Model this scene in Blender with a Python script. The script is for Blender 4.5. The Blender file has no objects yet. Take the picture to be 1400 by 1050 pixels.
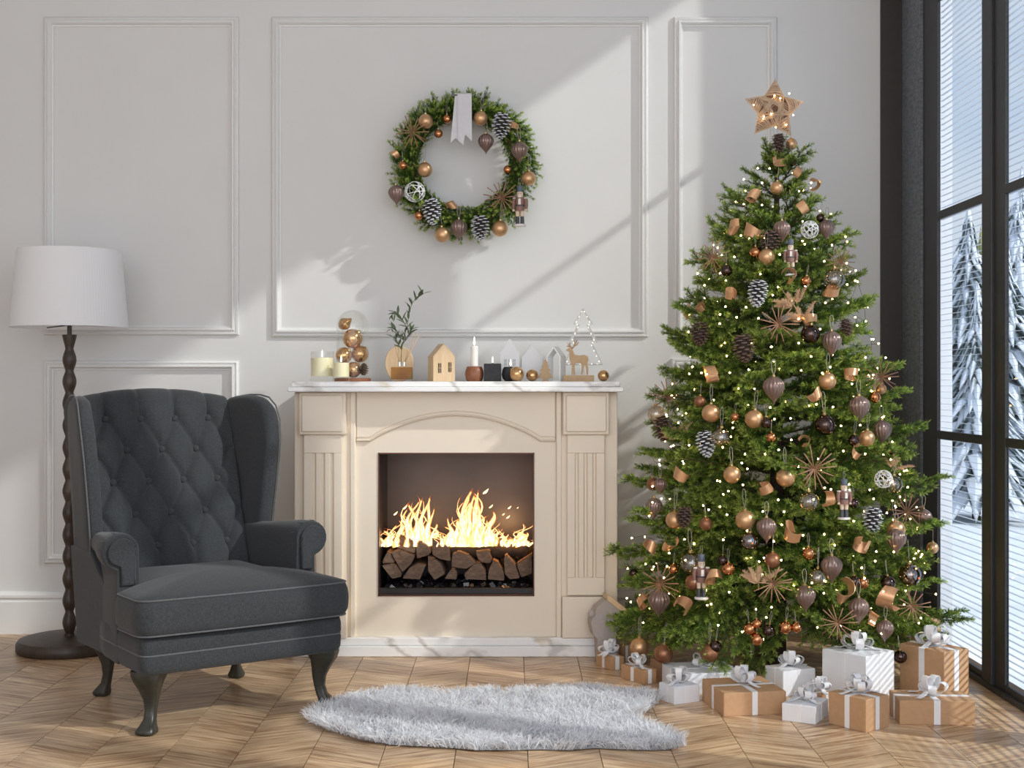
import bpy, bmesh, math, random
import numpy as np
from mathutils import Vector, Matrix, Euler, noise

PI = math.pi
random.seed(7)
SC = bpy.context.scene
COL = SC.collection

# ------------------------------------------------------------------ camera
F = 1800.0          # focal length in pixels of the 1400x1050 frame
CAMH = 1.17
cam_d = bpy.data.cameras.new('camera')
cam = bpy.data.objects.new('camera', cam_d)
COL.objects.link(cam)
cam.location = (0, 0, CAMH)
cam.rotation_euler = (PI / 2, 0, 0)
cam_d.sensor_width = 36.0
cam_d.lens = F / 1400.0 * 36.0
cam_d.clip_start = 0.05
cam_d.clip_end = 400
SC.camera = cam

# ------------------------------------------------------------------ world, sun, daylight, fill lamp
W = bpy.data.worlds.new('winter_sky')
SC.world = W
W.use_nodes = True
nt = W.node_tree
nt.nodes.clear()
wo = nt.nodes.new('ShaderNodeOutputWorld')
bg = nt.nodes.new('ShaderNodeBackground')
tc = nt.nodes.new('ShaderNodeTexCoord')
sep = nt.nodes.new('ShaderNodeSeparateXYZ')
grad = nt.nodes.new('ShaderNodeValToRGB')
grad.color_ramp.elements[0].position = 0.0
grad.color_ramp.elements[0].color = (0.74, 0.83, 0.95, 1)
grad.color_ramp.elements[1].position = 0.7
grad.color_ramp.elements[1].color = (0.30, 0.49, 0.84, 1)
cn = nt.nodes.new('ShaderNodeTexNoise')
cn.inputs['Scale'].default_value = 5.0
cn.inputs['Detail'].default_value = 7.0
cr = nt.nodes.new('ShaderNodeValToRGB')
cr.color_ramp.elements[0].position = 0.40
cr.color_ramp.elements[0].color = (0, 0, 0, 1)
cr.color_ramp.elements[1].position = 0.62
cr.color_ramp.elements[1].color = (1, 1, 1, 1)
mx = nt.nodes.new('ShaderNodeMix')
mx.data_type = 'RGBA'
mx.inputs[7].default_value = (0.93, 0.95, 1.0, 1)
nt.links.new(tc.outputs['Generated'], sep.inputs[0])
nt.links.new(sep.outputs['Z'], grad.inputs[0])
nt.links.new(tc.outputs['Generated'], cn.inputs['Vector'])
nt.links.new(cn.outputs[0], cr.inputs[0])
nt.links.new(cr.outputs[0], mx.inputs[0])
nt.links.new(grad.outputs[0], mx.inputs[6])
nt.links.new(mx.outputs[2], bg.inputs[0])
nt.links.new(bg.outputs[0], wo.inputs[0])
bg.inputs[1].default_value = 0.95

SUN_DIR = Vector((-1.0, 0.50, -0.70)).normalized()
sun_d = bpy.data.lights.new('low_winter_sun', 'SUN')
sun_d.energy = 3.9
sun_d.angle = math.radians(1.2)
sun_d.color = (1.0, 0.94, 0.86)
sun = bpy.data.objects.new('low_winter_sun', sun_d)
sun.rotation_euler = SUN_DIR.to_track_quat('-Z', 'Y').to_euler()
sun.location = (8, 0, 6)
COL.objects.link(sun)


def area_light(name, loc, target, sx, sy, power, col=(1, 1, 1)):
    d = bpy.data.lights.new(name, 'AREA')
    d.shape = 'RECTANGLE'
    d.size, d.size_y = sx, sy
    d.energy = power
    d.color = col
    o = bpy.data.objects.new(name, d)
    o.location = loc
    o.rotation_euler = (Vector(target) - Vector(loc)).to_track_quat('-Z', 'Y').to_euler()
    COL.objects.link(o)
    return o


# fill lamp added behind the camera to brighten the room; glazed side's daylight
area_light('rear_fill_light', (-0.4, -1.6, 2.0), (-0.4, 6, 1.2), 5.0, 3.0, 99, (0.97, 0.97, 1.0))
area_light('side_window_daylight', (1.78, 1.9, 1.9), (-3.0, 4.2, 0.9), 3.4, 2.8, 42, (0.93, 0.96, 1.0))

vs = SC.view_settings
vs.view_transform = 'Standard'
vs.look = 'None'
vs.gamma = 1.0
vs.use_curve_mapping = False
vs.exposure = 0.0
SC.cycles.max_bounces = 8
SC.cycles.transparent_max_bounces = 24
SC.cycles.caustics_reflective = False
SC.cycles.caustics_refractive = False
SC.cycles.sample_clamp_indirect = 4.0


# ------------------------------------------------------------------ helpers: places
def P(px, py, Y):
    """point of the room at depth Y seen at a pixel of the photograph (used for measuring)"""
    return Vector(((px - 700) * Y / F, Y, CAMH - (py - 525) * Y / F))


def FL(px, py):
    """point on the floor"""
    Y = CAMH * F / (py - 525)
    return Vector(((px - 700) * Y / F, Y, 0))


# ------------------------------------------------------------------ helpers: meshes
class MB:
    def __init__(s):
        s.V, s.F, s.A, s.UV = [], [], [], None

    def add(s, verts, faces, a=0.0):
        o = len(s.V)
        s.V.extend([tuple(v) for v in verts])
        if isinstance(a, (int, float)):
            s.A.extend([a] * len(verts))
        else:
            s.A.extend(a)
        s.F.extend([tuple(i + o for i in f) for f in faces])
        return s

    def box(s, c, d, M=None, a=0.0):
        x, y, z = d[0] / 2, d[1] / 2, d[2] / 2
        vs_ = [Vector((i * x, j * y, k * z)) for i in (-1, 1) for j in (-1, 1) for k in (-1, 1)]
        if M is not None:
            vs_ = [M @ v for v in vs_]
        vs_ = [v + Vector(c) for v in vs_]
        return s.add(vs_, [(0, 1, 3, 2), (4, 6, 7, 5), (0, 4, 5, 1), (2, 3, 7, 6), (0, 2, 6, 4), (1, 5, 7, 3)], a)

    def b2(s, x0, x1, y0, y1, z0, z1, a=0.0):
        return s.box(((x0 + x1) / 2, (y0 + y1) / 2, (z0 + z1) / 2), (abs(x1 - x0), abs(y1 - y0), abs(z1 - z0)), None, a)

    def rings(s, rings, cap0=True, cap1=True, closed=True, a=None):
        """loft a list of equal-length vertex rings"""
        n = len(rings[0])
        vs_ = [v for r in rings for v in r]
        fs = []
        for i in range(len(rings) - 1):
            for j in range(n if closed else n - 1):
                k = (j + 1) % n
                fs.append((i * n + j, i * n + k, (i + 1) * n + k, (i + 1) * n + j))
        if cap0:
            fs.append(tuple(reversed(range(n))))
        if cap1:
            fs.append(tuple((len(rings) - 1) * n + j for j in range(n)))
        aa = 0.0 if a is None else [a[i] for i in range(len(rings)) for _ in range(n)]
        return s.add(vs_, fs, aa)

    def lathe(s, prof, n=24, c=(0, 0, 0), flute=None, a=None, caps=True):
        rs = []
        for r, z in prof:
            ring = []
            for j in range(n):
                t = 2 * PI * j / n
                rr = r * (1 + (flute(t, z) if flute else 0))
                ring.append((c[0] + rr * math.cos(t), c[1] + rr * math.sin(t), c[2] + z))
            rs.append(ring)
        return s.rings(rs, caps, caps, True, a)

    def sphere(s, c, r, nu=16, nv=10, sc=(1, 1, 1), a=0.0):
        prof = [(max(1e-4, r * math.sin(PI * i / nv)), -r * math.cos(PI * i / nv)) for i in range(nv + 1)]
        rs = []
        for rr, z in prof:
            rs.append([(c[0] + sc[0] * rr * math.cos(2 * PI * j / nu), c[1] + sc[1] * rr * math.sin(2 * PI * j / nu),
                        c[2] + sc[2] * z) for j in range(nu)])
        return s.rings(rs, True, True, True, [a] * len(rs))

    def tube(s, path, rad, n=6, closed=False, sx=1.0, sy=1.0, up=None, a=None, caps=True):
        pts = [Vector(p) for p in path]
        m = len(pts)
        rs = []
        prev = None
        for i, p in enumerate(pts):
            if closed:
                t = (pts[(i + 1) % m] - pts[i - 1])
            else:
                t = pts[min(i + 1, m - 1)] - pts[max(i - 1, 0)]
            if t.length < 1e-9:
                t = Vector((0, 0, 1))
            t.normalize()
            if prev is None:
                u = Vector(up) if up is not None else (Vector((0, 0, 1)) if abs(t.z) < 0.9 else Vector((1, 0, 0)))
                nrm = (u - t * u.dot(t))
                if nrm.length < 1e-6:
                    nrm = t.orthogonal()
                nrm.normalize()
            else:
                nrm = prev - t * prev.dot(t)
                if nrm.length < 1e-6:
                    nrm = t.orthogonal()
                nrm.normalize()
            prev = nrm
            b = t.cross(nrm)
            r = rad[i] if isinstance(rad, (list, tuple)) else rad
            rs.append([p + nrm * (r * sy * math.cos(2 * PI * j / n)) + b * (r * sx * math.sin(2 * PI * j / n)) for j in range(n)])
        if closed:
            rs.append(rs[0])
            return s.rings(rs, False, False, True, a + [a[0]] if a else None)
        return s.rings(rs, caps, caps, True, a)

    def prism(s, outline, d0, d1, axis='y'):
        """outline in 2D, extruded between d0 and d1 along the axis"""
        n = len(outline)

        def mk(p, d):
            if axis == 'y':
                return (p[0], d, p[1])
            if axis == 'x':
                return (d, p[0], p[1])
            return (p[0], p[1], d)
        vs_ = [mk(p, d0) for p in outline] + [mk(p, d1) for p in outline]
        fs = [tuple(range(n)), tuple(reversed(range(n, 2 * n)))]
        fs += [(i, (i + 1) % n + 0, (i + 1) % n + n, i + n)[::-1] for i in range(n)]
        return s.add(vs_, fs)

    def ribbon(s, path, width_vec, thick=0.0012, wf=None):
        """a strip of cloth with thickness that follows a path"""
        pts = [Vector(p) for p in path]
        m = len(pts)
        rs = []
        for i, p in enumerate(pts):
            t = (pts[min(i + 1, m - 1)] - pts[max(i - 1, 0)]).normalized()
            w = Vector(width_vec[i]) if isinstance(width_vec, list) else Vector(width_vec)
            if wf:
                w = w * wf(i / (m - 1))
            nn = t.cross(w)
            nn = nn.normalized() * (thick / 2) if nn.length > 1e-9 else Vector((0, 0, thick / 2))
            rs.append([p - w / 2 - nn, p + w / 2 - nn, p + w / 2 + nn, p - w / 2 + nn])
        return s.rings(rs)

    def mesh(s, name, mat, smooth=30):
        me = bpy.data.meshes.new(name)
        me.from_pydata(s.V, [], s.F)
        if s.UV is not None:
            uv = me.uv_layers.new(name='UVMap')
            idx = np.empty(len(me.loops), dtype=np.int32)
            me.loops.foreach_get('vertex_index', idx)
            arr = np.array(s.UV, dtype=np.float32)[idx]
            uv.data.foreach_set('uv', arr.ravel())
        if any(s.A):
            at = me.attributes.new('tint', 'FLOAT', 'POINT')
            at.data.foreach_set('value', np.array(s.A, dtype=np.float32))
        bm = bmesh.new()
        bm.from_mesh(me)
        bmesh.ops.recalc_face_normals(bm, faces=bm.faces)
        bm.to_mesh(me)
        bm.free()
        if smooth:
            me.polygons.foreach_set('use_smooth', [True] * len(me.polygons))
            if smooth < 180:
                me.set_sharp_from_angle(angle=math.radians(smooth))
        if mat is not None:
            me.materials.append(mat)
        return me

    def build(s, name, mat, parent=None, smooth=30, bevel=0.0, seg=2, loc=None, rot=None):
        return obj(name, s.mesh(name, mat, smooth), parent, bevel, seg, loc, rot)


def raw_mesh(name, verts, faces, mat, tint=None, smooth=False):
    """fast path for big numpy meshes"""
    me = bpy.data.meshes.new(name)
    nv, nf = len(verts), len(faces)
    k = faces.shape[1]
    me.vertices.add(nv)
    me.vertices.foreach_set('co', np.asarray(verts, dtype=np.float32).ravel())
    me.loops.add(nf * k)
    me.loops.foreach_set('vertex_index', np.asarray(faces, dtype=np.int32).ravel())
    me.polygons.add(nf)
    me.polygons.foreach_set('loop_start', np.arange(0, nf * k, k, dtype=np.int32))
    me.update(calc_edges=True)
    if tint is not None:
        at = me.attributes.new('tint', 'FLOAT', 'POINT')
        at.data.foreach_set('value', np.asarray(tint, dtype=np.float32))
    if smooth:
        me.polygons.foreach_set('use_smooth', [True] * nf)
    me.materials.append(mat)
    return me


def obj(name, me, parent=None, bevel=0.0, seg=2, loc=None, rot=None, scale=None):
    o = bpy.data.objects.new(name, me)
    COL.objects.link(o)
    if parent is not None:
        o.parent = parent
    if loc is not None:
        o.location = loc
    if rot is not None:
        o.rotation_euler = rot
    if scale is not None:
        o.scale = scale if not isinstance(scale, (int, float)) else (scale,) * 3
    if bevel:
        m = o.modifiers.new('bevel', 'BEVEL')
        m.width = bevel
        m.segments = seg
        m.limit_method = 'ANGLE'
        m.angle_limit = math.radians(35)
    return o


def tag(o, label, cat, group=None):
    o['label'] = label
    o['category'] = cat
    if group:
        o['group'] = group
    return o


def thing(name, label, cat, loc=(0, 0, 0), rot=(0, 0, 0), group=None, scale=None):
    o = obj(name, None, None, loc=loc, rot=rot, scale=scale)
    o.empty_display_size = 0.05
    return tag(o, label, cat, group)


def struct(o):
    o['kind'] = 'structure'
    return o


# ------------------------------------------------------------------ helpers: materials
def srgb(r, g, b):
    def f(c):
        c /= 255.0
        return c / 12.92 if c <= 0.04045 else ((c + 0.055) / 1.055) ** 2.4
    return (f(r), f(g), f(b), 1.0)


class Mat:
    def __init__(s, name, col=(0.8, 0.8, 0.8, 1), rough=0.5, metal=0.0, **kw):
        s.m = bpy.data.materials.new(name)
        s.m.use_nodes = True
        s.nt = s.m.node_tree
        s.b = s.nt.nodes['Principled BSDF']
        s.out = s.nt.nodes['Material Output']
        s.b.inputs['Base Color'].default_value = col
        s.b.inputs['Roughness'].default_value = rough
        s.b.inputs['Metallic'].default_value = metal
        for k, v in kw.items():
            s.b.inputs[k.replace('_', ' ')].default_value = v

    def n(s, t, **kw):
        nd = s.nt.nodes.new('ShaderNode' + t)
        for k, v in kw.items():
            if k in nd.inputs:
                nd.inputs[k].default_value = v
            else:
                setattr(nd, k, v)
        return nd

    def l(s, a, b):
        s.nt.links.new(a, b)

    def ramp(s, fac, *stops):
        r = s.n('ValToRGB')
        e = r.color_ramp.elements
        while len(e) < len(stops):
            e.new(0.5)
        for i, (p, c) in enumerate(stops):
            e[i].position = p
            e[i].color = c
        s.l(fac, r.inputs[0])
        return r

    def coord(s, kind='Object', scale=(1, 1, 1), rot=(0, 0, 0)):
        t = s.n('TexCoord')
        mp = s.n('Mapping')
        mp.inputs['Scale'].default_value = scale
        mp.inputs['Rotation'].default_value = rot
        s.l(t.outputs[kind], mp.inputs[0])
        return mp.outputs[0]

    def noise(s, vec, scale, detail=4, rough=0.55, dist=0.0):
        nn = s.n('TexNoise')
        nn.inputs['Scale'].default_value = scale
        nn.inputs['Detail'].default_value = detail
        nn.inputs['Roughness'].default_value = rough
        nn.inputs['Distortion'].default_value = dist
        s.l(vec, nn.inputs['Vector'])
        return nn.outputs[0]

    def bump(s, h, strength=0.2, dist=0.01):
        bp = s.n('Bump')
        bp.inputs['Strength'].default_value = strength
        bp.inputs['Distance'].default_value = dist
        s.l(h, bp.inputs['Height'])
        s.l(bp.outputs[0], s.b.inputs['Normal'])
        return bp


def plain(name, rgb, rough=0.5, metal=0.0, var=0.06, nscale=30.0, bump=0.0, **kw):
    """a plain finish with slight mottling"""
    M = Mat(name, srgb(*rgb), rough, metal, **kw)
    c = srgb(*rgb)
    v = M.noise(M.coord(), nscale)
    lo = tuple(x * (1 - var) for x in c[:3]) + (1,)
    hi = tuple(min(1, x * (1 + var)) for x in c[:3]) + (1,)
    r = M.ramp(v, (0.3, lo), (0.7, hi))
    M.l(r.outputs[0], M.b.inputs['Base Color'])
    if bump:
        M.bump(v, bump, 0.003)
    return M.m


def glass_mat(name, rgb=(255, 255, 255), gloss=0.12, rough=0.02, edge=0.40, power=4.0):
    """thin clear glass: lets light through, mirrors a little"""
    M = Mat(name)
    M.nt.nodes.remove(M.b)
    tr = M.n('BsdfTransparent')
    tr.inputs[0].default_value = srgb(*rgb)
    gl = M.n('BsdfGlossy')
    gl.inputs['Roughness'].default_value = rough
    gl.inputs[0].default_value = (1, 1, 1, 1)
    mxs = M.n('MixShader')
    # reflection of thin glass on its outward faces only, stronger at grazing angles
    fr = M.n('LayerWeight')
    fr.inputs[0].default_value = 0.35
    pw = M.n('Math', operation='POWER')
    pw.inputs[1].default_value = power
    M.l(fr.outputs['Facing'], pw.inputs[0])
    ad = M.n('Math', operation='MULTIPLY_ADD')
    ad.inputs[1].default_value = edge
    ad.inputs[2].default_value = gloss
    M.l(pw.outputs[0], ad.inputs[0])
    M.l(ad.outputs[0], mxs.inputs[0])
    M.l(tr.outputs[0], mxs.inputs[1])
    M.l(gl.outputs[0], mxs.inputs[2])
    M.l(mxs.outputs[0], M.out.inputs[0])
    return M.m


def emit_mat(name, rgb, strength):
    M = Mat(name)
    M.b.inputs['Base Color'].default_value = (0.8, 0.7, 0.5, 1)
    M.b.inputs['Emission Color'].default_value = srgb(*rgb)
    M.b.inputs['Emission Strength'].default_value = strength
    return M.m


def wood_mat(name, c1, c2, scale=1.0, axis=(1, 8, 8), rough=0.5, bump=0.1):
    M = Mat(name, srgb(*c1), rough)
    oi = M.n('ObjectInfo')
    t = M.n('TexCoord')
    ad = M.n('VectorMath', operation='ADD')
    M.l(t.outputs['Object'], ad.inputs[0])
    sc_ = M.n('Vector' + 'Math', operation='SCALE')
    cx = M.n('CombineXYZ')
    M.l(oi.outputs['Random'], cx.inputs[0])
    M.l(oi.outputs['Random'], cx.inputs[1])
    M.l(cx.outputs[0], sc_.inputs[0])
    sc_.inputs['Scale'].default_value = 7.0
    M.l(sc_.outputs[0], ad.inputs[1])
    mp = M.n('Mapping')
    mp.inputs['Scale'].default_value = tuple(a * scale for a in axis)
    M.l(ad.outputs[0], mp.inputs[0])
    v = M.noise(mp.outputs[0], 6.0, 6, 0.6, 0.6)
    r = M.ramp(v, (0.3, srgb(*c1)), (0.7, srgb(*c2)))
    M.l(r.outputs[0], M.b.inputs['Base Color'])
    if bump:
        M.bump(v, bump, 0.002)
    return M.m


MATS = {}
MATS['wall'] = plain('wall_paint', (217, 216, 214), 0.75, var=0.015, nscale=3)
MATS['trim'] = plain('trim_paint', (224, 223, 221), 0.5, var=0.01, nscale=4)
MATS['ceiling'] = plain('ceiling_paint', (225, 222, 218), 0.8, var=0.01)
MATS['cream'] = plain('cream_lacquer', (234, 221, 202), 0.42, var=0.012, nscale=4)
MATS['black_frame'] = plain('dark_window_paint', (42, 43, 45), 0.45, var=0.15, nscale=12)
MATS['snow'] = plain('snow', (235, 240, 250), 0.8, var=0.08, nscale=1.5, bump=0.3)


def dark_plaster():
    M = Mat('dark_plaster', srgb(90, 93, 98), 0.6)
    v = M.noise(M.coord('Object', (6, 6, 14)), 5, 7, 0.65)
    r = M.ramp(v, (0.3, srgb(84, 89, 94)), (0.75, srgb(134, 139, 146)))
    M.l(r.outputs[0], M.b.inputs['Base Color'])
    M.bump(v, 0.7, 0.015)
    return M.m


MATS['dark_plaster'] = dark_plaster()


def floor_wood():
    M = Mat('oak_parquet', srgb(165, 128, 92), 0.30)
    t = M.n('TexCoord')
    oi = M.n('ObjectInfo')
    cx = M.n('CombineXYZ')
    M.l(oi.outputs['Random'], cx.inputs[0])
    M.l(oi.outputs['Random'], cx.inputs[1])
    sc_ = M.n('VectorMath', operation='SCALE')
    sc_.inputs['Scale'].default_value = 37.0
    M.l(cx.outputs[0], sc_.inputs[0])
    ad = M.n('VectorMath', operation='ADD')
    M.l(t.outputs['UV'], ad.inputs[0])
    M.l(sc_.outputs[0], ad.inputs[1])
    mp = M.n('Mapping')
    mp.inputs['Scale'].default_value = (1.6, 24, 1)
    M.l(ad.outputs[0], mp.inputs[0])
    v1 = M.noise(mp.outputs[0], 2.4, 6, 0.6, 0.4)
    mp2 = M.n('Mapping')
    mp2.inputs['Scale'].default_value = (6, 160, 1)
    M.l(ad.outputs[0], mp2.inputs[0])
    v2 = M.noise(mp2.outputs[0], 2.0, 3, 0.6)
    mp3 = M.n('Mapping')
    mp3.inputs['Scale'].default_value = (2.5, 7, 1)
    M.l(ad.outputs[0], mp3.inputs[0])
    v3 = M.noise(mp3.outputs[0], 1.6, 3, 0.5)
    r1 = M.ramp(v1, (0.30, srgb(138, 102, 74)), (0.42, srgb(188, 154, 120)), (0.56, srgb(222, 194, 158)), (0.8, srgb(234, 212, 178)))
    mx1 = M.n('Mix', data_type='RGBA', blend_type='MULTIPLY')
    mx1.inputs[0].default_value = 0.5
    r2 = M.ramp(v2, (0.3, (0.62, 0.55, 0.5, 1)), (0.6, (1, 1, 1, 1)))
    M.l(r1.outputs[0], mx1.inputs[6])
    M.l(r2.outputs[0], mx1.inputs[7])
    mx2 = M.n('Mix', data_type='RGBA', blend_type='MULTIPLY')
    mx2.inputs[0].default_value = 0.7
    r3 = M.ramp(v3, (0.32, (0.62, 0.53, 0.46, 1)), (0.58, (1.04, 1.02, 1.0, 1)))
    M.l(mx1.outputs[2], mx2.inputs[6])
    M.l(r3.outputs[0], mx2.inputs[7])
    hs = M.n('HueSaturation')
    mr = M.n('MapRange')
    mr.inputs[3].default_value = 0.86
    mr.inputs[4].default_value = 1.12
    M.l(oi.outputs['Random'], mr.inputs[0])
    M.l(mr.outputs[0], hs.inputs['Value'])
    M.l(mx2.outputs[2], hs.inputs['Color'])
    M.l(hs.outputs[0], M.b.inputs['Base Color'])
    rr = M.ramp(v1, (0.3, (0.40, 0.40, 0.40, 1)), (0.7, (0.26, 0.26, 0.26, 1)))
    M.l(rr.outputs[0], M.b.inputs['Roughness'])
    M.bump(v1, 0.06, 0.002)
    return M.m


MATS['floor'] = floor_wood()
MATS['floor_base'] = plain('dark_joint_fill', (70, 52, 38), 0.8)


def marble():
    M = Mat('white_marble', srgb(236, 234, 230), 0.18)
    v = M.coord('Object', (1, 1, 1.6), (0.2, 0.3, 0.5))
    w = M.n('TexWave', wave_type='BANDS', bands_direction='DIAGONAL')
    w.inputs['Scale'].default_value = 1.6
    w.inputs['Distortion'].default_value = 14
    w.inputs['Detail'].default_value = 5
    w.inputs['Detail Scale'].default_value = 1.4
    M.l(v, w.inputs[0])
    r = M.ramp(w.outputs[1], (0.0, srgb(204, 200, 197)), (0.10, srgb(228, 225, 221)), (0.3, srgb(243, 241, 238)), (1.0, srgb(240, 239, 238)))
    g = M.noise(v, 3.0, 5, 0.6, 1.5)
    rg = M.ramp(g, (0.60, (0, 0, 0, 1)), (0.72, (1, 1, 1, 1)))
    mxx = M.n('Mix', data_type='RGBA')
    mxx.inputs[7].default_value = srgb(208, 186, 140)
    ml = M.n('Math', operation='MULTIPLY')
    ml.inputs[1].default_value = 0.55
    M.l(rg.outputs[0], ml.inputs[0])
    M.l(ml.outputs[0], mxx.inputs[0])
    M.l(r.outputs[0], mxx.inputs[6])
    M.l(mxx.outputs[2], M.b.inputs['Base Color'])
    return M.m


MATS['marble'] = marble()
MATS['glass'] = glass_mat('window_glass', (246, 250, 252), 0.02, 0.02)

# ------------------------------------------------------------------ the room
WY = 6.18           # face of the back wall
RX = 1.84           # inner face of the glazed side
LX = -3.3
CZ = 3.95

bw = struct(MB().b2(LX - 0.1, 1.735, WY, WY + 0.12, -0.03, CZ).build('wall_back', MATS['wall'], smooth=0))
lw = struct(MB().b2(LX - 0.12, LX, -2.0, WY + 0.12, -0.03, CZ).build('wall_left', MATS['wall'], smooth=0))
ce = struct(MB().b2(LX - 0.12, 2.2, -2.0, WY + 0.12, CZ, CZ + 0.12).build('ceiling', MATS['ceiling'], smooth=0))


def sweep_rect(x0, x1, z0, z1, prof, y):
    """mitred frame: prof = (inset, depth toward the room)"""
    mb = MB()
    rs = []
    for ins, dep in prof:
        rs.append([(x0 + ins, y - dep, z0 + ins), (x1 - ins, y - dep, z0 + ins), (x1 - ins, y - dep, z1 - ins), (x0 + ins, y - dep, z1 - ins)])
    vs_ = [v for r in rs for v in r]
    fs = []
    for i in range(len(rs) - 1):
        for j in range(4):
            k = (j + 1) % 4
            fs.append((i * 4 + j, i * 4 + k, (i + 1) * 4 + k, (i + 1) * 4 + j))
    mb.add(vs_, fs)
    return mb


PROF = [(0.0, 0.0), (0.0, 0.010), (0.005, 0.016), (0.011, 0.018), (0.015, 0.013), (0.018, 0.013), (0.022, 0.024), (0.029, 0.026), (0.034, 0.020),
        (0.037, 0.008), (0.044, 0.006), (0.044, 0.0)]
for i, (a, b, c, d) in enumerate([(61, 327, 24, 458), (372, 886, 24, 461), (921, 1062, 24, 461), (61, 327, 493, 770), (918, 1062, 490, 770)]):
    p0, p1 = P(a, d, WY), P(b, c, WY)
    o = sweep_rect(p0.x, p1.x, p0.z, p1.z, PROF, WY).build('trim_%d' % (i + 1), MATS['trim'], smooth=40)
    struct(o)

# baseboard with a moulded cap
bprof = [(0.0, 0.0), (0.024, 0.0), (0.024, 0.150), (0.019, 0.156), (0.019, 0.166), (0.026, 0.170), (0.026, 0.182), (0.018, 0.190), (0.010, 0.197), (0.0, 0.197)]
mb = MB()
mb.rings([[(LX, WY - d, z) for d, z in bprof], [(1.735, WY - d, z) for d, z in bprof]])
struct(mb.build('baseboard_back', MATS['trim'], smooth=25))

# floor: chevron parquet, one object per plank
floor = struct(MB().b2(LX, 1.98, -2.0, WY + 0.1, -0.06, -0.013).build('floor', MATS['floor_base'], smooth=0))
CW, RISE, PITCH, X0 = 0.229, 0.118, 0.2, 0.966
LY, LXX = WY - 0.002, RX - 0.004


def clip(poly, ax, lim, sign):
    out = []
    for i in range(len(poly)):
        a, b = poly[i], poly[(i + 1) % len(poly)]
        ina, inb = (lim - a[ax]) * sign >= 0, (lim - b[ax]) * sign >= 0
        if ina:
            out.append(a)
        if ina != inb:
            t = (lim - a[ax]) / (b[ax] - a[ax])
            out.append((a[0] + (b[0] - a[0]) * t, a[1] + (b[1] - a[1]) * t))
    return out


def plank_mb(poly, up, mb=None):
    mb = mb or MB()
    if mb.UV is None:
        mb.UV = []
    ang = math.atan2(RISE * (1 if up else -1), CW)
    ca, sa = math.cos(ang), math.sin(ang)
    n = len(poly)
    mb.prism(poly, 0.0, -0.012, 'z')
    for _ in range(2):
        for p in poly:
            mb.UV.append((p[0] * ca + p[1] * sa, -p[0] * sa + p[1] * ca))
    return mb


plank_mesh = {}
n_pl = 0
rest = MB()
for k in range(-19, 5):
    xa = X0 + k * CW
    up = (k % 2 == 0)
    for j in range(-3, 40):
        y0 = j * PITCH + (0.03 if up else 0.03 - RISE + RISE)
        g = 0.0012
        dy = RISE if up else -RISE
        yb = y0 if up else y0 + RISE
        loc_poly = [(g, g), (CW - g, dy + g), (CW - g, dy + PITCH - g), (g, PITCH - g)]
        wp = [(p[0] + xa, p[1] + yb) for p in loc_poly]
        if min(p[1] for p in wp) > LY or min(p[0] for p in wp) > LXX or max(p[0] for p in wp) < LX:
            continue
        visible = max(p[1] for p in wp) > 3.62 and xa + CW > -0.40 * (max(p[1] for p in wp)) - 0.05
        clipped = max(p[1] for p in wp) > LY or max(p[0] for p in wp) > LXX
        cp = clip(clip([p for p in loc_poly], 1, LY - yb, 1), 0, LXX - xa, 1)
        if len(cp) < 3:
            continue
        if visible and n_pl < 300:
            if clipped:
                me = plank_mb(cp, up).mesh('plank', MATS['floor'], 0)
            else:
                if up not in plank_mesh:
                    plank_mesh[up] = plank_mb(loc_poly, up).mesh('plank', MATS['floor'], 0)
                me = plank_mesh[up]
            obj('plank', me, floor, loc=(xa, yb, 0))
            n_pl += 1
        else:
            q = [(p[0] + xa, p[1] + yb) for p in cp]
            plank_mb(q, up, rest)
ro = rest.build('outer_planks', MATS['floor'], floor, smooth=0)
ro['kind'] = 'stuff'

# dark corner pier and lining beside the glazing
struct(MB().b2(1.728, 1.835, WY - 0.012, WY + 0.12, 0, CZ).build('trim_6', plain('dark_brown_paint', (50, 43, 39), 0.5, var=0.1), smooth=0))
jy1 = 1.84 * F / 562
struct(MB().b2(1.828, 1.862, jy1, WY + 0.12, 0, CZ).build('wall_right', MATS['dark_plaster'], smooth=0))

# glazed side: window units, each with stiles, rails, bars, panes and a fine slatted blind outside
def slat_mat():
    M = Mat('white_blind_slat', srgb(236, 240, 246), 0.5)
    v = M.noise(M.coord(), 4)
    r = M.ramp(v, (0.3, srgb(228, 233, 242)), (0.7, srgb(240, 243, 248)))
    M.l(r.outputs[0], M.b.inputs['Base Color'])
    t_ = M.n('BsdfTranslucent')
    M.l(r.outputs[0], t_.inputs[0])
    m_ = M.n('MixShader')
    m_.inputs[0].default_value = 0.5
    M.l(M.b.outputs[0], m_.inputs[1])
    M.l(t_.outputs[0], m_.inputs[2])
    M.l(m_.outputs[0], M.out.inputs[0])
    return M.m


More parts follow.
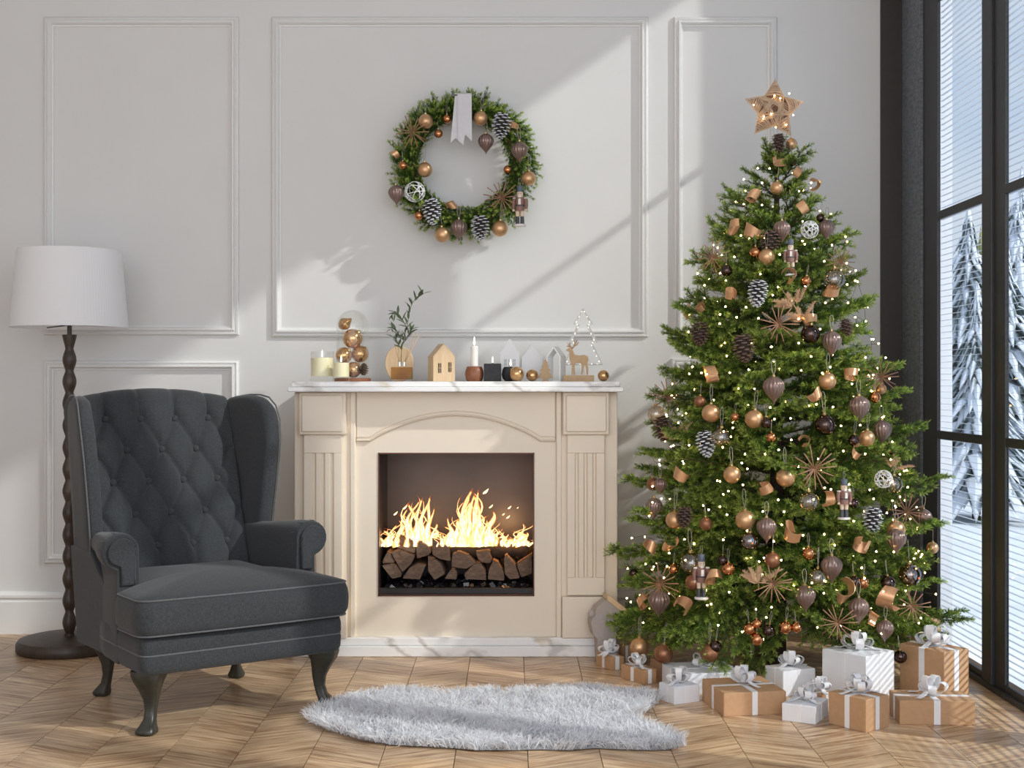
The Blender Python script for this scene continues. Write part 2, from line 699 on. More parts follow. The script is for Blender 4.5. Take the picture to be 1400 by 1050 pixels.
MATS['slat'] = slat_mat()
y_c0 = 1.84 * F / 581     # near edge of the corner stile
UNIT = 0.785
PANEW = y_c0 - 1.84 * F / 646
BARS = [0.951, 1.898, 2.845]
YT = CZ - 0.05
far = jy1
for u in range(8):
    yf = y_c0 - u * UNIT            # far edge of the glass
    yn = yf - PANEW                 # near edge of the glass
    w = struct(obj('window_%d' % (u + 1), None, None, loc=(RX, yn, 0)))
    def bb(name, x0, x1, y0, y1, z0, z1, bev=0.002):
        return MB().b2(x0, x1, y0 - yn, y1 - yn, z0, z1).build(name, MATS['black_frame'], w, 0, bev)
    bb('stile', 0.0, 0.016, yf, far, 0, CZ)
    mid = yn - (UNIT - PANEW) * 0.48
    bb('stile', -0.012, 0.016, mid, yn, 0, CZ, 0.004)
    bb('rail', 0.0, 0.016, yn, yf, 0, 0.046)
    bb('rail', -0.018, 0.0, yn - (UNIT - PANEW), yf, 0, 0.022)
    bb('rail', 0.0, 0.016, yn, yf, YT, CZ)
    for z in BARS:
        bb('glazing_bar', 0.001, 0.016, yn, yf, z - 0.018, z + 0.018)
    zs = [0.046] + BARS + [YT]
    for a, b in zip(zs[:-1], zs[1:]):
        MB().b2(0.0085, 0.0115, 0, PANEW, a, b).build('pane', MATS['glass'], w, 0)
    mb = MB()
    z = 0.06
    while z < YT:
        mb.b2(0.055, 0.066, -0.02, PANEW + (0.12 if u == 0 else 0.15), z, z + 0.0012)
        z += 0.0262
    so = mb.build('slats', MATS['slat'], w, 0)
    so['kind'] = 'stuff'
    far = mid - 0.006

# ---- outside: white reveal, snow, snowy conifers
rev = struct(MB().b2(1.93, 2.0, 5.98, 6.6, -0.3, CZ + 0.3).build('wall_outside', plain('white_render', (240, 240, 242), 0.8, var=0.02), smooth=0))
mb = MB()
gx, gy = 40, 60
vs_, fs = [], []
for i in range(gx + 1):
    for j in range(gy + 1):
        x = 1.95 + 0.2 + (i / gx) ** 1.6 * 90
        y = -6 + (j / gy) * 120
        d = x - 2
        z = -0.12 + 0.5 * noise.noise((x * 0.13, y * 0.13, 2.0)) * min(1, d / 5) + max(0, d - 14) * 0.035 + max(0, y - 22) * 0.03
        vs_.append((x, y, z))
for i in range(gx):
    for j in range(gy):
        a = i * (gy + 1) + j
        fs.append((a, a + gy + 1, a + gy + 2, a + 1))
mb.add(vs_, fs)
gr = mb.build('ground_snow', MATS['snow'], smooth=180)
gr['kind'] = 'structure'
# ------------------------------------------------------------------ snowy conifers outside
def snow_tree_mat():
    M = Mat('snowy_needles', srgb(60, 80, 70), 0.9)
    at = M.n('Attribute', attribute_name='tint')
    v = M.noise(M.coord('Object', (1, 1, 1)), 7, 4)
    ad = M.n('Math', operation='ADD')
    M.l(at.outputs['Fac'], ad.inputs[0])
    M.l(v, ad.inputs[1])
    r = M.ramp(ad.outputs[0], (0.62, srgb(62, 84, 82)), (0.85, srgb(228, 234, 244)))
    M.l(r.outputs[0], M.b.inputs['Base Color'])
    return M.m


MATS['snow_tree'] = snow_tree_mat()
MATS['larch'] = plain('pale_larch_needles', (150, 152, 96), 0.9, var=0.3, nscale=6)
MATS['bark'] = plain('conifer_bark', (70, 58, 48), 0.9, var=0.3, nscale=20, bump=0.4)


def conifer_meshes(seed, larch=False):
    rnd = random.Random(seed)
    mb = MB()
    tiers = 26
    for t in range(tiers):
        f = t / (tiers - 1)
        z0 = 0.12 + 0.80 * f
        R = (0.30 * (1 - f) + 0.03) * rnd.uniform(0.85, 1.1)
        nb = 19 if f < 0.7 else 11
        for k in range(nb):
            a = 2 * PI * (k + rnd.random() * 0.6) / nb + t
            L = R * rnd.uniform(0.5, 1.15)
            d = Vector((math.cos(a), math.sin(a), 0))
            s = Vector((-d.y, d.x, 0)) * (0.11 * L + 0.006)
            p0, p1, p2 = Vector((0, 0, z0 + 0.05)), d * L * 0.55 + Vector((0, 0, z0 + 0.01)), d * L + Vector((0, 0, z0 - 0.03 - 0.25 * L))
            up = Vector((0, 0, 0.012))
            mb.add([p0, p1 + s, p1 + up, p1 - s, p2, p1 - up * 1.5], [(0, 1, 2), (0, 2, 3), (1, 4, 2), (2, 4, 3), (0, 5, 1), (0, 3, 5), (1, 5, 4), (5, 3, 4)],
                   [0.25, 0.12, 0.55, 0.12, 0.3, 0.0])
    mb.add([(0.02, 0, 0.9), (-0.02, 0.02, 0.9), (-0.01, -0.02, 0.9), (0, 0, 1.03)], [(0, 1, 3), (1, 2, 3), (2, 0, 3)], 0.3)
    tr = MB().tube([(0, 0, -0.05), (0, 0, 0.9)], [0.022, 0.004], 6)
    return mb.mesh('crown', MATS['larch'] if larch else MATS['snow_tree'], 0), tr.mesh('trunk', MATS['bark'], 180)


con = [conifer_meshes(3), conifer_meshes(9), conifer_meshes(5, True)]
for (x, y, h, kd, lab) in [
    (4.55, 12.9, 2.3, 0, 'small snow-covered spruce nearest to the first window pane'),
    (5.75, 15.4, 3.1, 1, 'snow-laden spruce behind the smallest one, seen through the blind'),
    (6.1, 17.6, 3.6, 0, 'snow-dusted spruce in the middle of the winter garden'),
    (7.9, 20.6, 4.2, 1, 'tall dark spruce with snowy boughs seen beside the mullion'),
    (8.9, 25.0, 4.3, 2, 'pale yellow-green larch rising above the snowy spruces'),
    (10.6, 28.5, 4.6, 0, 'snowy spruce to the right of the pale larch'),
    (12.2, 33.0, 5.2, 2, 'farther pale green larch seen in the outer pane'),
    (10.6, 36.0, 5.6, 1, 'distant snowy spruce between the two pale larches'),
    (14.9, 38.5, 7.0, 0, 'farthest snowy spruce at the edge of the outer pane'),
]:
    d = x - 2
    gz = -0.12 + 0.5 * noise.noise((x * 0.13, y * 0.13, 2.0)) * min(1, d / 5) + max(0, d - 14) * 0.035 + max(0, y - 22) * 0.03
    t = thing('conifer', lab, 'tree', (x, y, gz - 0.02), (0, 0, y * 3.1), 'snowy trees outside the window', h)
    obj('crown', con[kd][0], t)
    obj('trunk', con[kd][1], t)


# ------------------------------------------------------------------ armchair
def fabric(name, c1, c2, scale=1.0):
    M = Mat(name, srgb(*c1), 0.92)
    M.b.inputs['Sheen Weight'].default_value = 0.12
    M.b.inputs['Sheen Roughness'].default_value = 0.5
    v1 = M.noise(M.coord('Object', (60, 60, 420)), 2.0 * scale, 3, 0.6)
    v2 = M.noise(M.coord('Object', (420, 420, 50)), 1.6 * scale, 2, 0.6)
    mm = M.n('Math', operation='ADD')
    M.l(v1, mm.inputs[0])
    M.l(v2, mm.inputs[1])
    hf = M.n('Math', operation='MULTIPLY')
    hf.inputs[1].default_value = 0.5
    M.l(mm.outputs[0], hf.inputs[0])
    r = M.ramp(hf.outputs[0], (0.36, srgb(*c1)), (0.66, srgb(*c2)))
    M.l(r.outputs[0], M.b.inputs['Base Color'])
    M.bump(hf.outputs[0], 0.25, 0.002)
    return M.m


MATS['charcoal'] = fabric('charcoal_linen', (30, 33, 36), (64, 67, 70))
MATS['piping'] = fabric('grey_piping_cord', (76, 78, 80), (104, 106, 108))
MATS['dark_lacquer'] = wood_mat('dark_lacquered_wood', (38, 39, 35), (58, 58, 51), 2, (3, 3, 20), 0.35, 0.05)

TH = math.radians(35.5)
chair = thing('wing_armchair', 'charcoal linen wing armchair with button-tufted back and rolled arms', 'armchair', (-1.133, 4.847, 0), (0, 0, TH))


def back_y(z):
    return 0.262 + 0.40 * (z - 0.557)


BUT = []
SB = 0.1405
for r, z in enumerate([1.037, 0.917, 0.797, 0.677, 0.557]):
    BUT.append([((i - 1.5) * SB if r % 2 == 0 else (i - 1) * SB, z) for i in range(4 if r % 2 == 0 else 3)])
SEG = []
for r in range(4):
    for (x, z) in BUT[r]:
        for (x2, z2) in BUT[r + 1]:
            if abs(abs(x - x2) - SB / 2) < 0.01:
                SEG.append((x, z, x2, z2))
for (x, z) in BUT[0]:
    SEG.append((x, z, x * 1.03, 1.25))
for (x, z) in BUT[4]:
    SEG.append((x, z, x, 0.3))
for r in (0, 2, 4):                       # run-outs to the sides
    pass
for r in (1, 3):
    for sx in (-1, 1):
        e = BUT[r][2 if sx > 0 else 0]
for r in (0, 2):
    for sx in (-1, 1):
        e = BUT[r][3 if sx > 0 else 0]
        SEG.append((e[0], e[1], e[0] + sx * SB / 2, e[1] - 0.12))
for r in (2, 4):
    for sx in (-1, 1):
        e = BUT[r][3 if sx > 0 else 0]
        SEG.append((e[0], e[1], e[0] + sx * SB / 2, e[1] + 0.12))


def tuft(x, z):
    dm = 9
    for (x1, z1, x2, z2) in SEG:
        dx, dz = x2 - x1, z2 - z1
        t = max(0, min(1, ((x - x1) * dx + (z - z1) * dz) / (dx * dx + dz * dz)))
        d = math.hypot(x - x1 - t * dx, z - z1 - t * dz)
        dm = min(dm, d)
    h = 0.026 * (1 - math.exp(-(dm + 0.0005) / 0.017))
    bm_ = min(math.hypot(x - b[0], z - b[1]) for row in BUT for b in row)
    h -= 0.016 * math.exp(-(bm_ / 0.022) ** 2)
    return h


nx, nz = 96, 120
rings = []
for i in range(nx + 1):
    u = -1 + 2 * i / nx
    col = []
    wob = max(0, abs(u) - 0.93) / 0.07
    for j in range(nz + 1):
        f = j / nz
        z = 0.38 + f * 0.70
        x = u * (0.292 + 0.025 * f)
        ztop = 1.095 - 0.038 * u * u * 1.0
        z = 0.38 + f * (ztop - 0.38)
        d = tuft(x, z) * (1 - 0.7 * wob)
        y = back_y(z) + 0.02 - d + 0.05 * wob ** 2
        col.append((x, y - 0.0, z + 0.35 * d * (1 - f ** 6)))
    # crest roll
    yt, zt = col[-1][1], col[-1][2]
    x = u * 0.317
    d = tuft(x, 1.095)
    R = 0.056 + d * 0.12
    for k in range(1, 10):
        a = PI - k * PI / 9
        col.append((x, yt + 0.062 + 0.062 * math.cos(a), zt + R * math.sin(a)))
    yb = col[-1][1]
    for k in range(1, 6):
        f = k / 5
        col.append((u * (0.317 - 0.02 * f), yb + (0.37 - yb) * f, zt + (0.22 - zt) * f))
    rings.append(col)
mb = MB()
mb.rings(rings, True, True, True)
backrest = mb.build('backrest', MATS['charcoal'], chair, smooth=70)
mb = MB()
mb.lathe([(0.0005, -0.004), (0.0122, -0.004), (0.0138, 0.003), (0.012, 0.0075), (0.0066, 0.0105), (0.0005, 0.0114)], 14)
bme = mb.mesh('button', MATS['charcoal'], 60)
for row in BUT:
    for (x, z) in row:
        y = back_y(z) + 0.02 - tuft(x, z)
        obj('button', bme, backrest, loc=(x, y - 0.011, z + 0.35 * tuft(x, z)), rot=(PI / 2 - 0.38, 0, 0))

# wings
WO = [(0.40, 0.50), (0.205, 0.52), (0.190, 0.60), (0.182, 0.68), (0.178, 0.78), (0.176, 0.88), (0.180, 0.96), (0.195, 1.03), (0.225, 1.085), (0.270, 1.115),
      (0.33, 1.125), (0.40, 1.125), (0.46, 1.120), (0.505, 1.105), (0.515, 1.07), (0.47, 0.86), (0.43, 0.66), (0.41, 0.50)]


def wing_x(y, z, sx):
    f = max(0, min(1, (z - 0.55) / 0.5))
    fr = max(0, min(1, (0.50 - y) / 0.32))
    return sx * (0.318 + (0.012 + 0.045 * f) * fr)


def smooth_loop(pts, n=4):
    out = []
    m = len(pts)
    for i in range(m):
        p0, p1, p2, p3 = [Vector(pts[(i + k) % m]) for k in (-1, 0, 1, 2)]
        for k in range(n):
            t = k / n
            out.append(0.5 * ((2 * p1) + (-p0 + p2) * t + (2 * p0 - 5 * p1 + 4 * p2 - p3) * t * t + (-p0 + 3 * p1 - 3 * p2 + p3) * t ** 3))
    return out


for sx in (-1, 1):
    lo = smooth_loop([(a, b, 0) for a, b in WO], 3)
    cy, cz = 0.34, 0.82
    TW = 0.030
    rs = []
    for (off, sc_) in [(-TW, 0.0), (-TW, 0.5), (-TW, 0.86), (-TW * 0.85, 0.95), (-TW * 0.4, 0.99), (0, 1.0), (TW * 0.4, 0.99), (TW * 0.85, 0.95), (TW, 0.86), (TW, 0.5), (TW, 0.0)]:
        ring = []
        for v in lo:
            s_ = max(sc_, 0.002)
            y, z = cy + (v.x - cy) * s_, cz + (v.y - cz) * s_
            ring.append((wing_x(y, z, sx) + off * sx * -1, y, z))
        rs.append(ring)
    wg = MB().rings(rs).build('wing', MATS['charcoal'], chair, smooth=60)
    path = []
    for (y, z) in WO[1:14]:
        path.append((wing_x(y, z, sx) + sx * 0.026, y - 0.001 if z < 1.1 else y, z + (0.002 if z > 1.1 else 0)))
    sp = [Vector(p) for p in path]
    fine = []
    for i in range(len(sp) - 1):
        for k in range(4):
            fine.append(sp[i].lerp(sp[i + 1], k / 4))
    fine.append(sp[-1])
    MB().tube(fine, 0.0033, 6).build('piping', MATS['piping'], wg, smooth=180)

# outer side panels under the wings
for sx in (-1, 1):
    MB().prism([(0.02, 0.21), (0.345, 0.21), (0.425, 0.56), (0.188, 0.56), (0.10, 0.50), (0.02, 0.46)], sx * 0.325, sx * 0.3595, 'x').build('side_panel', MATS['charcoal'], chair, 30, 0.006, 3)

# rolled arms
for sx in (-1, 1):
    prof = [(0.300, 0.40), (0.298, 0.50), (0.297, 0.57)]
    cxx, czz, R = 0.362, 0.592, 0.066
    for k in range(15):
        a = math.radians(175 - k * 235 / 14)
        prof.append((cxx + R * math.cos(a), czz + R * math.sin(a)))
    prof += [(0.375, 0.525), (0.376, 0.45), (0.376, 0.34), (0.372, 0.21), (0.30, 0.21)]
    y0, y1 = -0.150, 0.36
    rs = []
    for (y, s_, dz, ix) in [(y0, 0.86, 0, 0), (y0 - 0.0, 0.93, 0, 0), (y0 + 0.006, 0.985, 0, 0), (y0 + 0.02, 1, 0, 0), (-0.08, 0.97, 0, 0.004), (0.0, 0.86, -0.001, 0.016), (0.08, 0.72, 0.0, 0.030), (0.18, 0.58, 0.0, 0.042), (y1, 0.45, -0.01, 0.05)]:
        ring = []
        for (x, z) in prof:
            if z > 0.50:
                x2, z2 = cxx - ix + (x - cxx) * s_, czz + (z - czz) * s_ + dz
            else:
                x2, z2 = 0.338 - ix * 0.5 + (x - 0.338) * (s_ * 0.5 + 0.5), z
            yy = y
            ring.append((sx * x2, yy, z2))
        rs.append(ring)
    am = MB().rings(rs).build('arm', MATS['charcoal'], chair, smooth=40)
    # scroll facing panel and its piping
    fp = []
    for k in range(13):
        a = math.radians(170 - k * 215 / 12)
        fp.append((sx * (cxx + 0.045 * math.cos(a)), czz + 0.045 * math.sin(a)))
    fp += [(sx * 0.362, 0.545), (sx * 0.360, 0.48), (sx * 0.318, 0.48), (sx * 0.316, 0.56)]
    MB().prism(fp, y0 - 0.012, y0 + 0.002, 'y').build('arm_front', MATS['charcoal'], chair, 40, 0.005, 3)
    MB().tube([(p[0], y0 - 0.009, p[1]) for p in fp], 0.0038, 6, True).build('piping', MATS['charcoal'], am, smooth=180)
    # gathered pleats over the roll
    for k in range(4):
        a = math.radians(160 - k * 42)
        ca, sa = math.cos(a), math.sin(a)
        MB().tube([(sx * (cxx + 0.052 * ca), y0 - 0.002, czz + 0.052 * sa), (sx * (cxx + 0.0655 * ca), y0 + 0.012, czz + 0.0655 * sa),
                   (sx * (cxx + 0.0665 * ca), y0 + 0.05, czz + 0.0665 * sa)], [0.002, 0.0026, 0.0008], 5).build('pleat', MATS['charcoal'], am, smooth=180)


def round_poly(pts, r, n=5):
    out = []
    m = len(pts)
    for i in range(m):
        p0, p1, p2 = Vector(pts[i - 1]), Vector(pts[i]), Vector(pts[(i + 1) % m])
        a, b = (p0 - p1), (p2 - p1)
        rr = min(r if not isinstance(r, list) else r[i], a.length * 0.49, b.length * 0.49)
        q0, q1 = p1 + a.normalized() * rr, p1 + b.normalized() * rr
        for k in range(n + 1):
            t = k / n
            out.append((1 - t) ** 2 * q0 + 2 * t * (1 - t) * p1 + t * t * q1)
    return out


def dense(pts, step=0.03):
    out = []
    m = len(pts)
    for i in range(m):
        a, b = Vector(pts[i]), Vector(pts[(i + 1) % m])
        k = max(1, int((b - a).length / step))
        for j in range(k):
            out.append(a.lerp(b, j / k))
    return out


T = round_poly([(-0.392, -0.405), (0.392, -0.405), (0.392, -0.172), (0.296, -0.165), (0.288, 0.30), (-0.288, 0.30), (-0.296, -0.165), (-0.392, -0.172)],
               [0.055, 0.055, 0.03, 0.01, 0.03, 0.03, 0.01, 0.03])
T = dense(T)
# bow the front edge slightly
T = [Vector((p.x, p.y - (0.012 * (1 - (p.x / 0.392) ** 2) if p.y < -0.3 else 0))) for p in T]


def cush(T, zb, zt, dome, cen, bulge):
    rs = []
    for (s_, z) in [(0.02, zb), (0.5, zb), (0.93, zb), (0.985, zb + 0.006)]:
        rs.append([(cen[0] + (p.x - cen[0]) * s_, cen[1] + (p.y - cen[1]) * s_, z) for p in T])
    for k in range(1, 6):
        f = k / 6
        o = 1.0 + bulge * math.sin(PI * f)
        rs.append([(cen[0] + (p.x - cen[0]) * o, cen[1] + (p.y - cen[1]) * o, zb + 0.006 + (zt - zb - 0.012) * f) for p in T])
    rs.append([(cen[0] + (p.x - cen[0]) * 0.99, cen[1] + (p.y - cen[1]) * 0.99, zt - 0.004) for p in T])
    for k in range(0, 12):
        s_ = 0.97 - k * 0.088
        rs.append([(cen[0] + (p.x - cen[0]) * max(s_, 0.004), cen[1] + (p.y - cen[1]) * max(s_, 0.004), zt + dome * (1 - max(s_, 0) ** 2.2) ** 0.9) for p in T])
    return rs


cen = (0, -0.12)
sc_o = MB().rings(cush(T, 0.336, 0.458, 0.052, cen, 0.016)).build('seat_cushion', MATS['charcoal'], chair, smooth=60)
for z, s_ in ((0.457, 0.992), (0.340, 0.990)):
    MB().tube([(cen[0] + (p.x - cen[0]) * s_, cen[1] + (p.y - cen[1]) * s_, z) for p in T], 0.0030, 6, True).build('piping', MATS['piping'], sc_o, smooth=180)
B = dense(round_poly([(-0.372, -0.385), (0.372, -0.385), (0.372, 0.0), (0.31, 0.36), (-0.31, 0.36), (-0.372, 0.0)], [0.04, 0.04, 0.02, 0.03, 0.03, 0.02]))
rs = []
for (s_, z) in [(0.05, 0.205), (0.95, 0.205), (0.985, 0.211), (1.0, 0.225), (1.005, 0.262), (0.996, 0.2715), (1.005, 0.281), (1.004, 0.31), (0.995, 0.328), (0.96, 0.335), (0.05, 0.335)]:
    rs.append([(p.x * s_, p.y * s_, z) for p in B])
bs = MB().rings(rs).build('seat_base', MATS['charcoal'], chair, smooth=60)
MB().tube([(p.x * 0.999, p.y * 0.999, 0.2715) for p in B], 0.003, 6, True).build('piping', MATS['piping'], bs, smooth=180)


# cabriole legs
def cabriole(h, out, sxx, r0):
    mb = MB()
    rs = []
    for (f, o, r) in [(0.0, 0.85, 0.62), (0.03, 0.9, 0.78), (0.07, 0.9, 0.80), (0.13, 0.72, 0.62), (0.22, 0.42, 0.46), (0.36, 0.24, 0.44), (0.52, 0.22, 0.56), (0.68, 0.38, 0.78),
                      (0.82, 0.55, 1.05), (0.93, 0.50, 1.28), (1.0, 0.38, 1.36)]:
        c = Vector(out) * o
        R = r0 * r
        rs.append([(c.x + R * math.cos(a) * (1 + 0.12 * math.cos(4 * a)), c.y + R * math.sin(a) * (1 + 0.12 * math.cos(4 * a)), h * f) for a in [2 * PI * k / 20 + 0.0 for k in range(20)]])
    mb.rings(rs)
    return mb


for (x, y, ox, oy, r0) in [(-0.300, -0.285, -0.036, -0.036, 0.045), (0.310, -0.290, 0.036, -0.036, 0.045)]:
    cabriole(0.212, (ox, oy, 0), 1, r0).build('leg', MATS['dark_lacquer'], chair, 60, loc=(x, y, 0))
for (x, y, ox, oy) in [(-0.255, 0.285, -0.02, 0.04), (0.245, 0.275, 0.02, 0.04)]:
    cabriole(0.235, (ox, oy, 0), 1, 0.040).build('leg', MATS['dark_lacquer'], chair, 60, loc=(x, y, 0))

# ------------------------------------------------------------------ floor lamp
MATS['lamp_wood'] = wood_mat('dark_brown_turned_wood', (48, 38, 32), (72, 58, 48), 3, (4, 4, 1), 0.45, 0.05)


def shade_mat():
    M = Mat('white_pleated_silk', srgb(252, 252, 254), 0.8)
    t = M.n('TexCoord')
    sp = M.n('SeparateXYZ')
    M.l(t.outputs['Object'], sp.inputs[0])
    at = M.n('Math', operation='ARCTAN2')
    M.l(sp.outputs[0], at.inputs[0])
    M.l(sp.outputs[1], at.inputs[1])
    ml = M.n('Math', operation='MULTIPLY')
    ml.inputs[1].default_value = 120
    M.l(at.outputs[0], ml.inputs[0])
    sn = M.n('Math', operation='SINE')
    M.l(ml.outputs[0], sn.inputs[0])
    M.bump(sn.outputs[0], 0.12, 0.002)
    tl = M.n('BsdfTranslucent')
    tl.inputs[0].default_value = srgb(252, 251, 250)
    mxs = M.n('MixShader')
    mxs.inputs[0].default_value = 0.42
    M.l(M.b.outputs[0], mxs.inputs[1])
    M.l(tl.outputs[0], mxs.inputs[2])
    M.l(mxs.outputs[0], M.out.inputs[0])
    return M.m


LYD = 5.80
lp = P(95, 525, LYD)
lamp = thing('floor_lamp', 'tall floor lamp with white pleated shade and dark turned bobbin pole', 'lamp', (lp.x, LYD, 0))
s_l = F / LYD
MB().lathe([(0.001, 0), (0.218, 0), (0.224, 0.008), (0.224, 0.036), (0.214, 0.052), (0.19, 0.058), (0.05, 0.062), (0.001, 0.062)], 56).build('base', MATS['lamp_wood'], lamp, 40)
prof = [(0.022, 0.058), (0.022, 0.072)]
zb, zt = 0.072, 1.325
nb = 13
for k in range(nb):
    for i in range(8):
        f = i / 8
        prof.append((0.0175 + 0.0125 * math.sin(PI * f) ** 1.3, zb + (k + f) * (zt - zb) / nb))
prof += [(0.0175, zt), (0.020, zt + 0.012), (0.027, zt + 0.04), (0.031, zt + 0.058), (0.031, zt + 0.062), (0.002, zt + 0.062)]
MB().lathe(prof, 24).build('pole', MATS['lamp_wood'], lamp, 50)
MB().lathe([(0.010, zt + 0.062), (0.010, zt + 0.12), (0.016, zt + 0.125), (0.016, zt + 0.17), (0.003, zt + 0.17)], 16).build('socket', MATS['lamp_wood'], lamp, 40)
z0s, z1s = CAMH + (525 - 448) / s_l, CAMH + (525 - 343) / s_l
rb, rt = 78 / s_l, 68.5 / s_l
mb = MB()
rs = []
for (r, z) in [(rb, z0s), (rt, z1s), (rt - 0.004, z1s), (rb - 0.004, z0s)]:
    rs.append([(r * math.cos(2 * PI * k / 96), r * math.sin(2 * PI * k / 96), z) for k in range(96)])
rs.append(rs[0])
mb.rings(rs, False, False)
shd = mb.build('lamp_shade', shade_mat(), lamp, 60)
mb = MB()
for k in range(3):
    a = 2 * PI * k / 3 + 0.2
    mb.tube([(0, 0, z0s + 0.012), (rb * 0.98 * math.cos(a), rb * 0.98 * math.sin(a), z0s + 0.008)], 0.003, 6)
mb.build('shade_spider', MATS['lamp_wood'], lamp, 180)
MB().sphere((0, 0, zt + 0.215), 0.03, 16, 10, (1, 1, 1.25)).build('bulb', plain('frosted_bulb', (235, 232, 225), 0.3), lamp, 180)

# ------------------------------------------------------------------ fireplace
FY = 5.69                                  # plane of the central panel
sF = F / FY


def fx(px, Y=FY):
    return (px - 700) * Y / F


def fz(py, Y=FY):
    return CAMH - (py - 525) * Y / F


fp_x = fx(623)
fire_o = thing('fireplace', 'cream classical fireplace surround with fluted pilasters and marble shelf', 'fireplace', (fp_x, 5.90, 0))


def fpart(name, mb, mat, parent=None, smooth=0, bev=0.003, seg=2):
    pr = parent or fire_o
    mb.V = [(v[0] - fp_x, v[1] - 5.90, v[2]) for v in mb.V]
    return mb.build(name, mat, pr, smooth or 30, bev, seg)


ox0, ox1 = fx(517), fx(730.5)
oz0, oz1 = fz(815), fz(619)
bx0, bx1 = fx(403), fx(844)
zsh = 1.135
zbs = fz(872, 5.66)
# carcass as pieces around the opening
for nm, a in (('body', (bx0, fx(487), FY - 0.01, WY - 0.03, zbs, zsh)), ('body', (fx(760), bx1, FY - 0.01, WY - 0.03, zbs, zsh))):
    fpart('side_cheek', MB().b2(*a), MATS['cream'], bev=0.004)
# front panel with opening
mb = MB()
mb.b2(fx(487), ox0, FY, FY + 0.04, zbs, zsh)
mb.b2(ox1, fx(760), FY, FY + 0.04, zbs, zsh)
mb.b2(ox0, ox1, FY, FY + 0.04, oz1, zsh)
mb.b2(ox0, ox1, FY, FY + 0.04, zbs, oz0)
fpart('front_panel', mb, MATS['cream'], bev=0)
# header panel with the arched lower edge, standing proud
ar = [(fx(488), zsh), (fx(488), fz(602)), (fx(507), fz(602))]
for k in range(25):
    f = k / 24
    ar.append((fx(507 + 232 * f), fz(602 - 35 * math.sin(PI * f) ** 0.82)))
ar += [(fx(759), fz(602)), (fx(759), zsh)]
fpart('arched_header', MB().prism(ar, FY - 0.008, FY + 0.004, 'y'), MATS['cream'], bev=0.002)
mid = [(p[0], FY - 0.009, p[1] + 0.0) for p in ar[1:-1]]
fpart('arch_moulding', MB().tube(mid, 0.0085, 8, sy=0.6), MATS['cream'], smooth=60, bev=0)
fpart('arch_moulding', MB().tube([(p[0], p[1] - 0.001, p[2] + 0.016) for p in mid], 0.0045, 6, sy=0.6), MATS['cream'], smooth=60, bev=0)
for (e0, e1, b0, b1, p0, p1, flt) in [(403, 411, 411, 475, 417, 469, (431, 443, 455)), (832, 844, 769, 832, 775, 826, (788, 800, 812))]:
    pl = fpart('corner_block', MB().b2(fx(b0), fx(b1), FY - 0.052, FY, fz(594), zsh), MATS['cream'], bev=0.006, seg=3)
    fpart('corner_block_face', MB().b2(fx(b0 + 4), fx(b1 - 4), FY - 0.062, FY - 0.05, fz(590), fz(540)), MATS['cream'], bev=0.007, seg=3)
    # pilaster with three cut flutes
    mb = MB()
    x0, x1 = fx(p0), fx(p1)
    zt_, zb_ = fz(594), fz(812)
    zft, zfb = fz(619), fz(788)
    yf_, yb_ = FY - 0.036, FY
    mb.b2(x0, x1, yf_, yb_, zft, zt_)
    mb.b2(x0, x1, yf_, yb_, zb_, zfb)
    ed = [x0]
    fw = 0.0075
    for c in flt:
        ed += [fx(c) - fw, fx(c) + fw]
    ed.append(x1)
    for i in range(0, len(ed), 2):
        mb.b2(ed[i], ed[i + 1], yf_, yb_, zfb, zft)
    fpart('pilaster', mb, MATS['cream'], bev=0.0025)
    for c in flt:
        mbf = MB()
        rs = []
        for z in (zfb, zft):
            rs.append([(fx(c) + fw * math.cos(PI - PI * k / 8), yf_ + 0.010 * math.sin(PI * k / 8) + 0.001, z) for k in range(9)] + [(fx(c) + fw, yb_, z), (fx(c) - fw, yb_, z)])
        mbf.rings(rs)
        fpart('flute', mbf, MATS['cream'], smooth=60, bev=0)
    fpart('plinth_block', MB().b2(fx(b0 - 1), fx(b1 + 1), FY - 0.045, FY, zbs, fz(814)), MATS['cream'], bev=0.005, seg=3)
for px in (483, 764):
    fpart('stile_moulding', MB().b2(fx(px - 3.5), fx(px + 3.5), FY - 0.02, FY, zbs, zsh), MATS['cream'], bev=0.004, seg=3)
# marble shelf (two steps) and hearth slab (two steps)
Ys = 5.57
shelf = fpart('marble_shelf', MB().b2(fx(393, Ys), fx(853, Ys), Ys, WY - 0.03, 1.136, 1.158), MATS['marble'], bev=0.005, seg=3)
o2 = fpart('marble_shelf', MB().b2(fx(398, Ys), fx(848, Ys), Ys + 0.012, WY - 0.03, 1.158, 1.181), MATS['marble'], bev=0.004, seg=3)
Yh = 5.64
fpart('marble_plinth', MB().b2(fx(399, Yh), fx(848, Yh), Yh, WY - 0.03, 0.0, fz(884, Yh)), MATS['marble'], bev=0.004)
fpart('marble_plinth', MB().b2(fx(402, Yh), fx(845, Yh), Yh + 0.014, WY - 0.03, fz(884, Yh), zbs + 0.001), MATS['marble'], bev=0.006, seg=3)

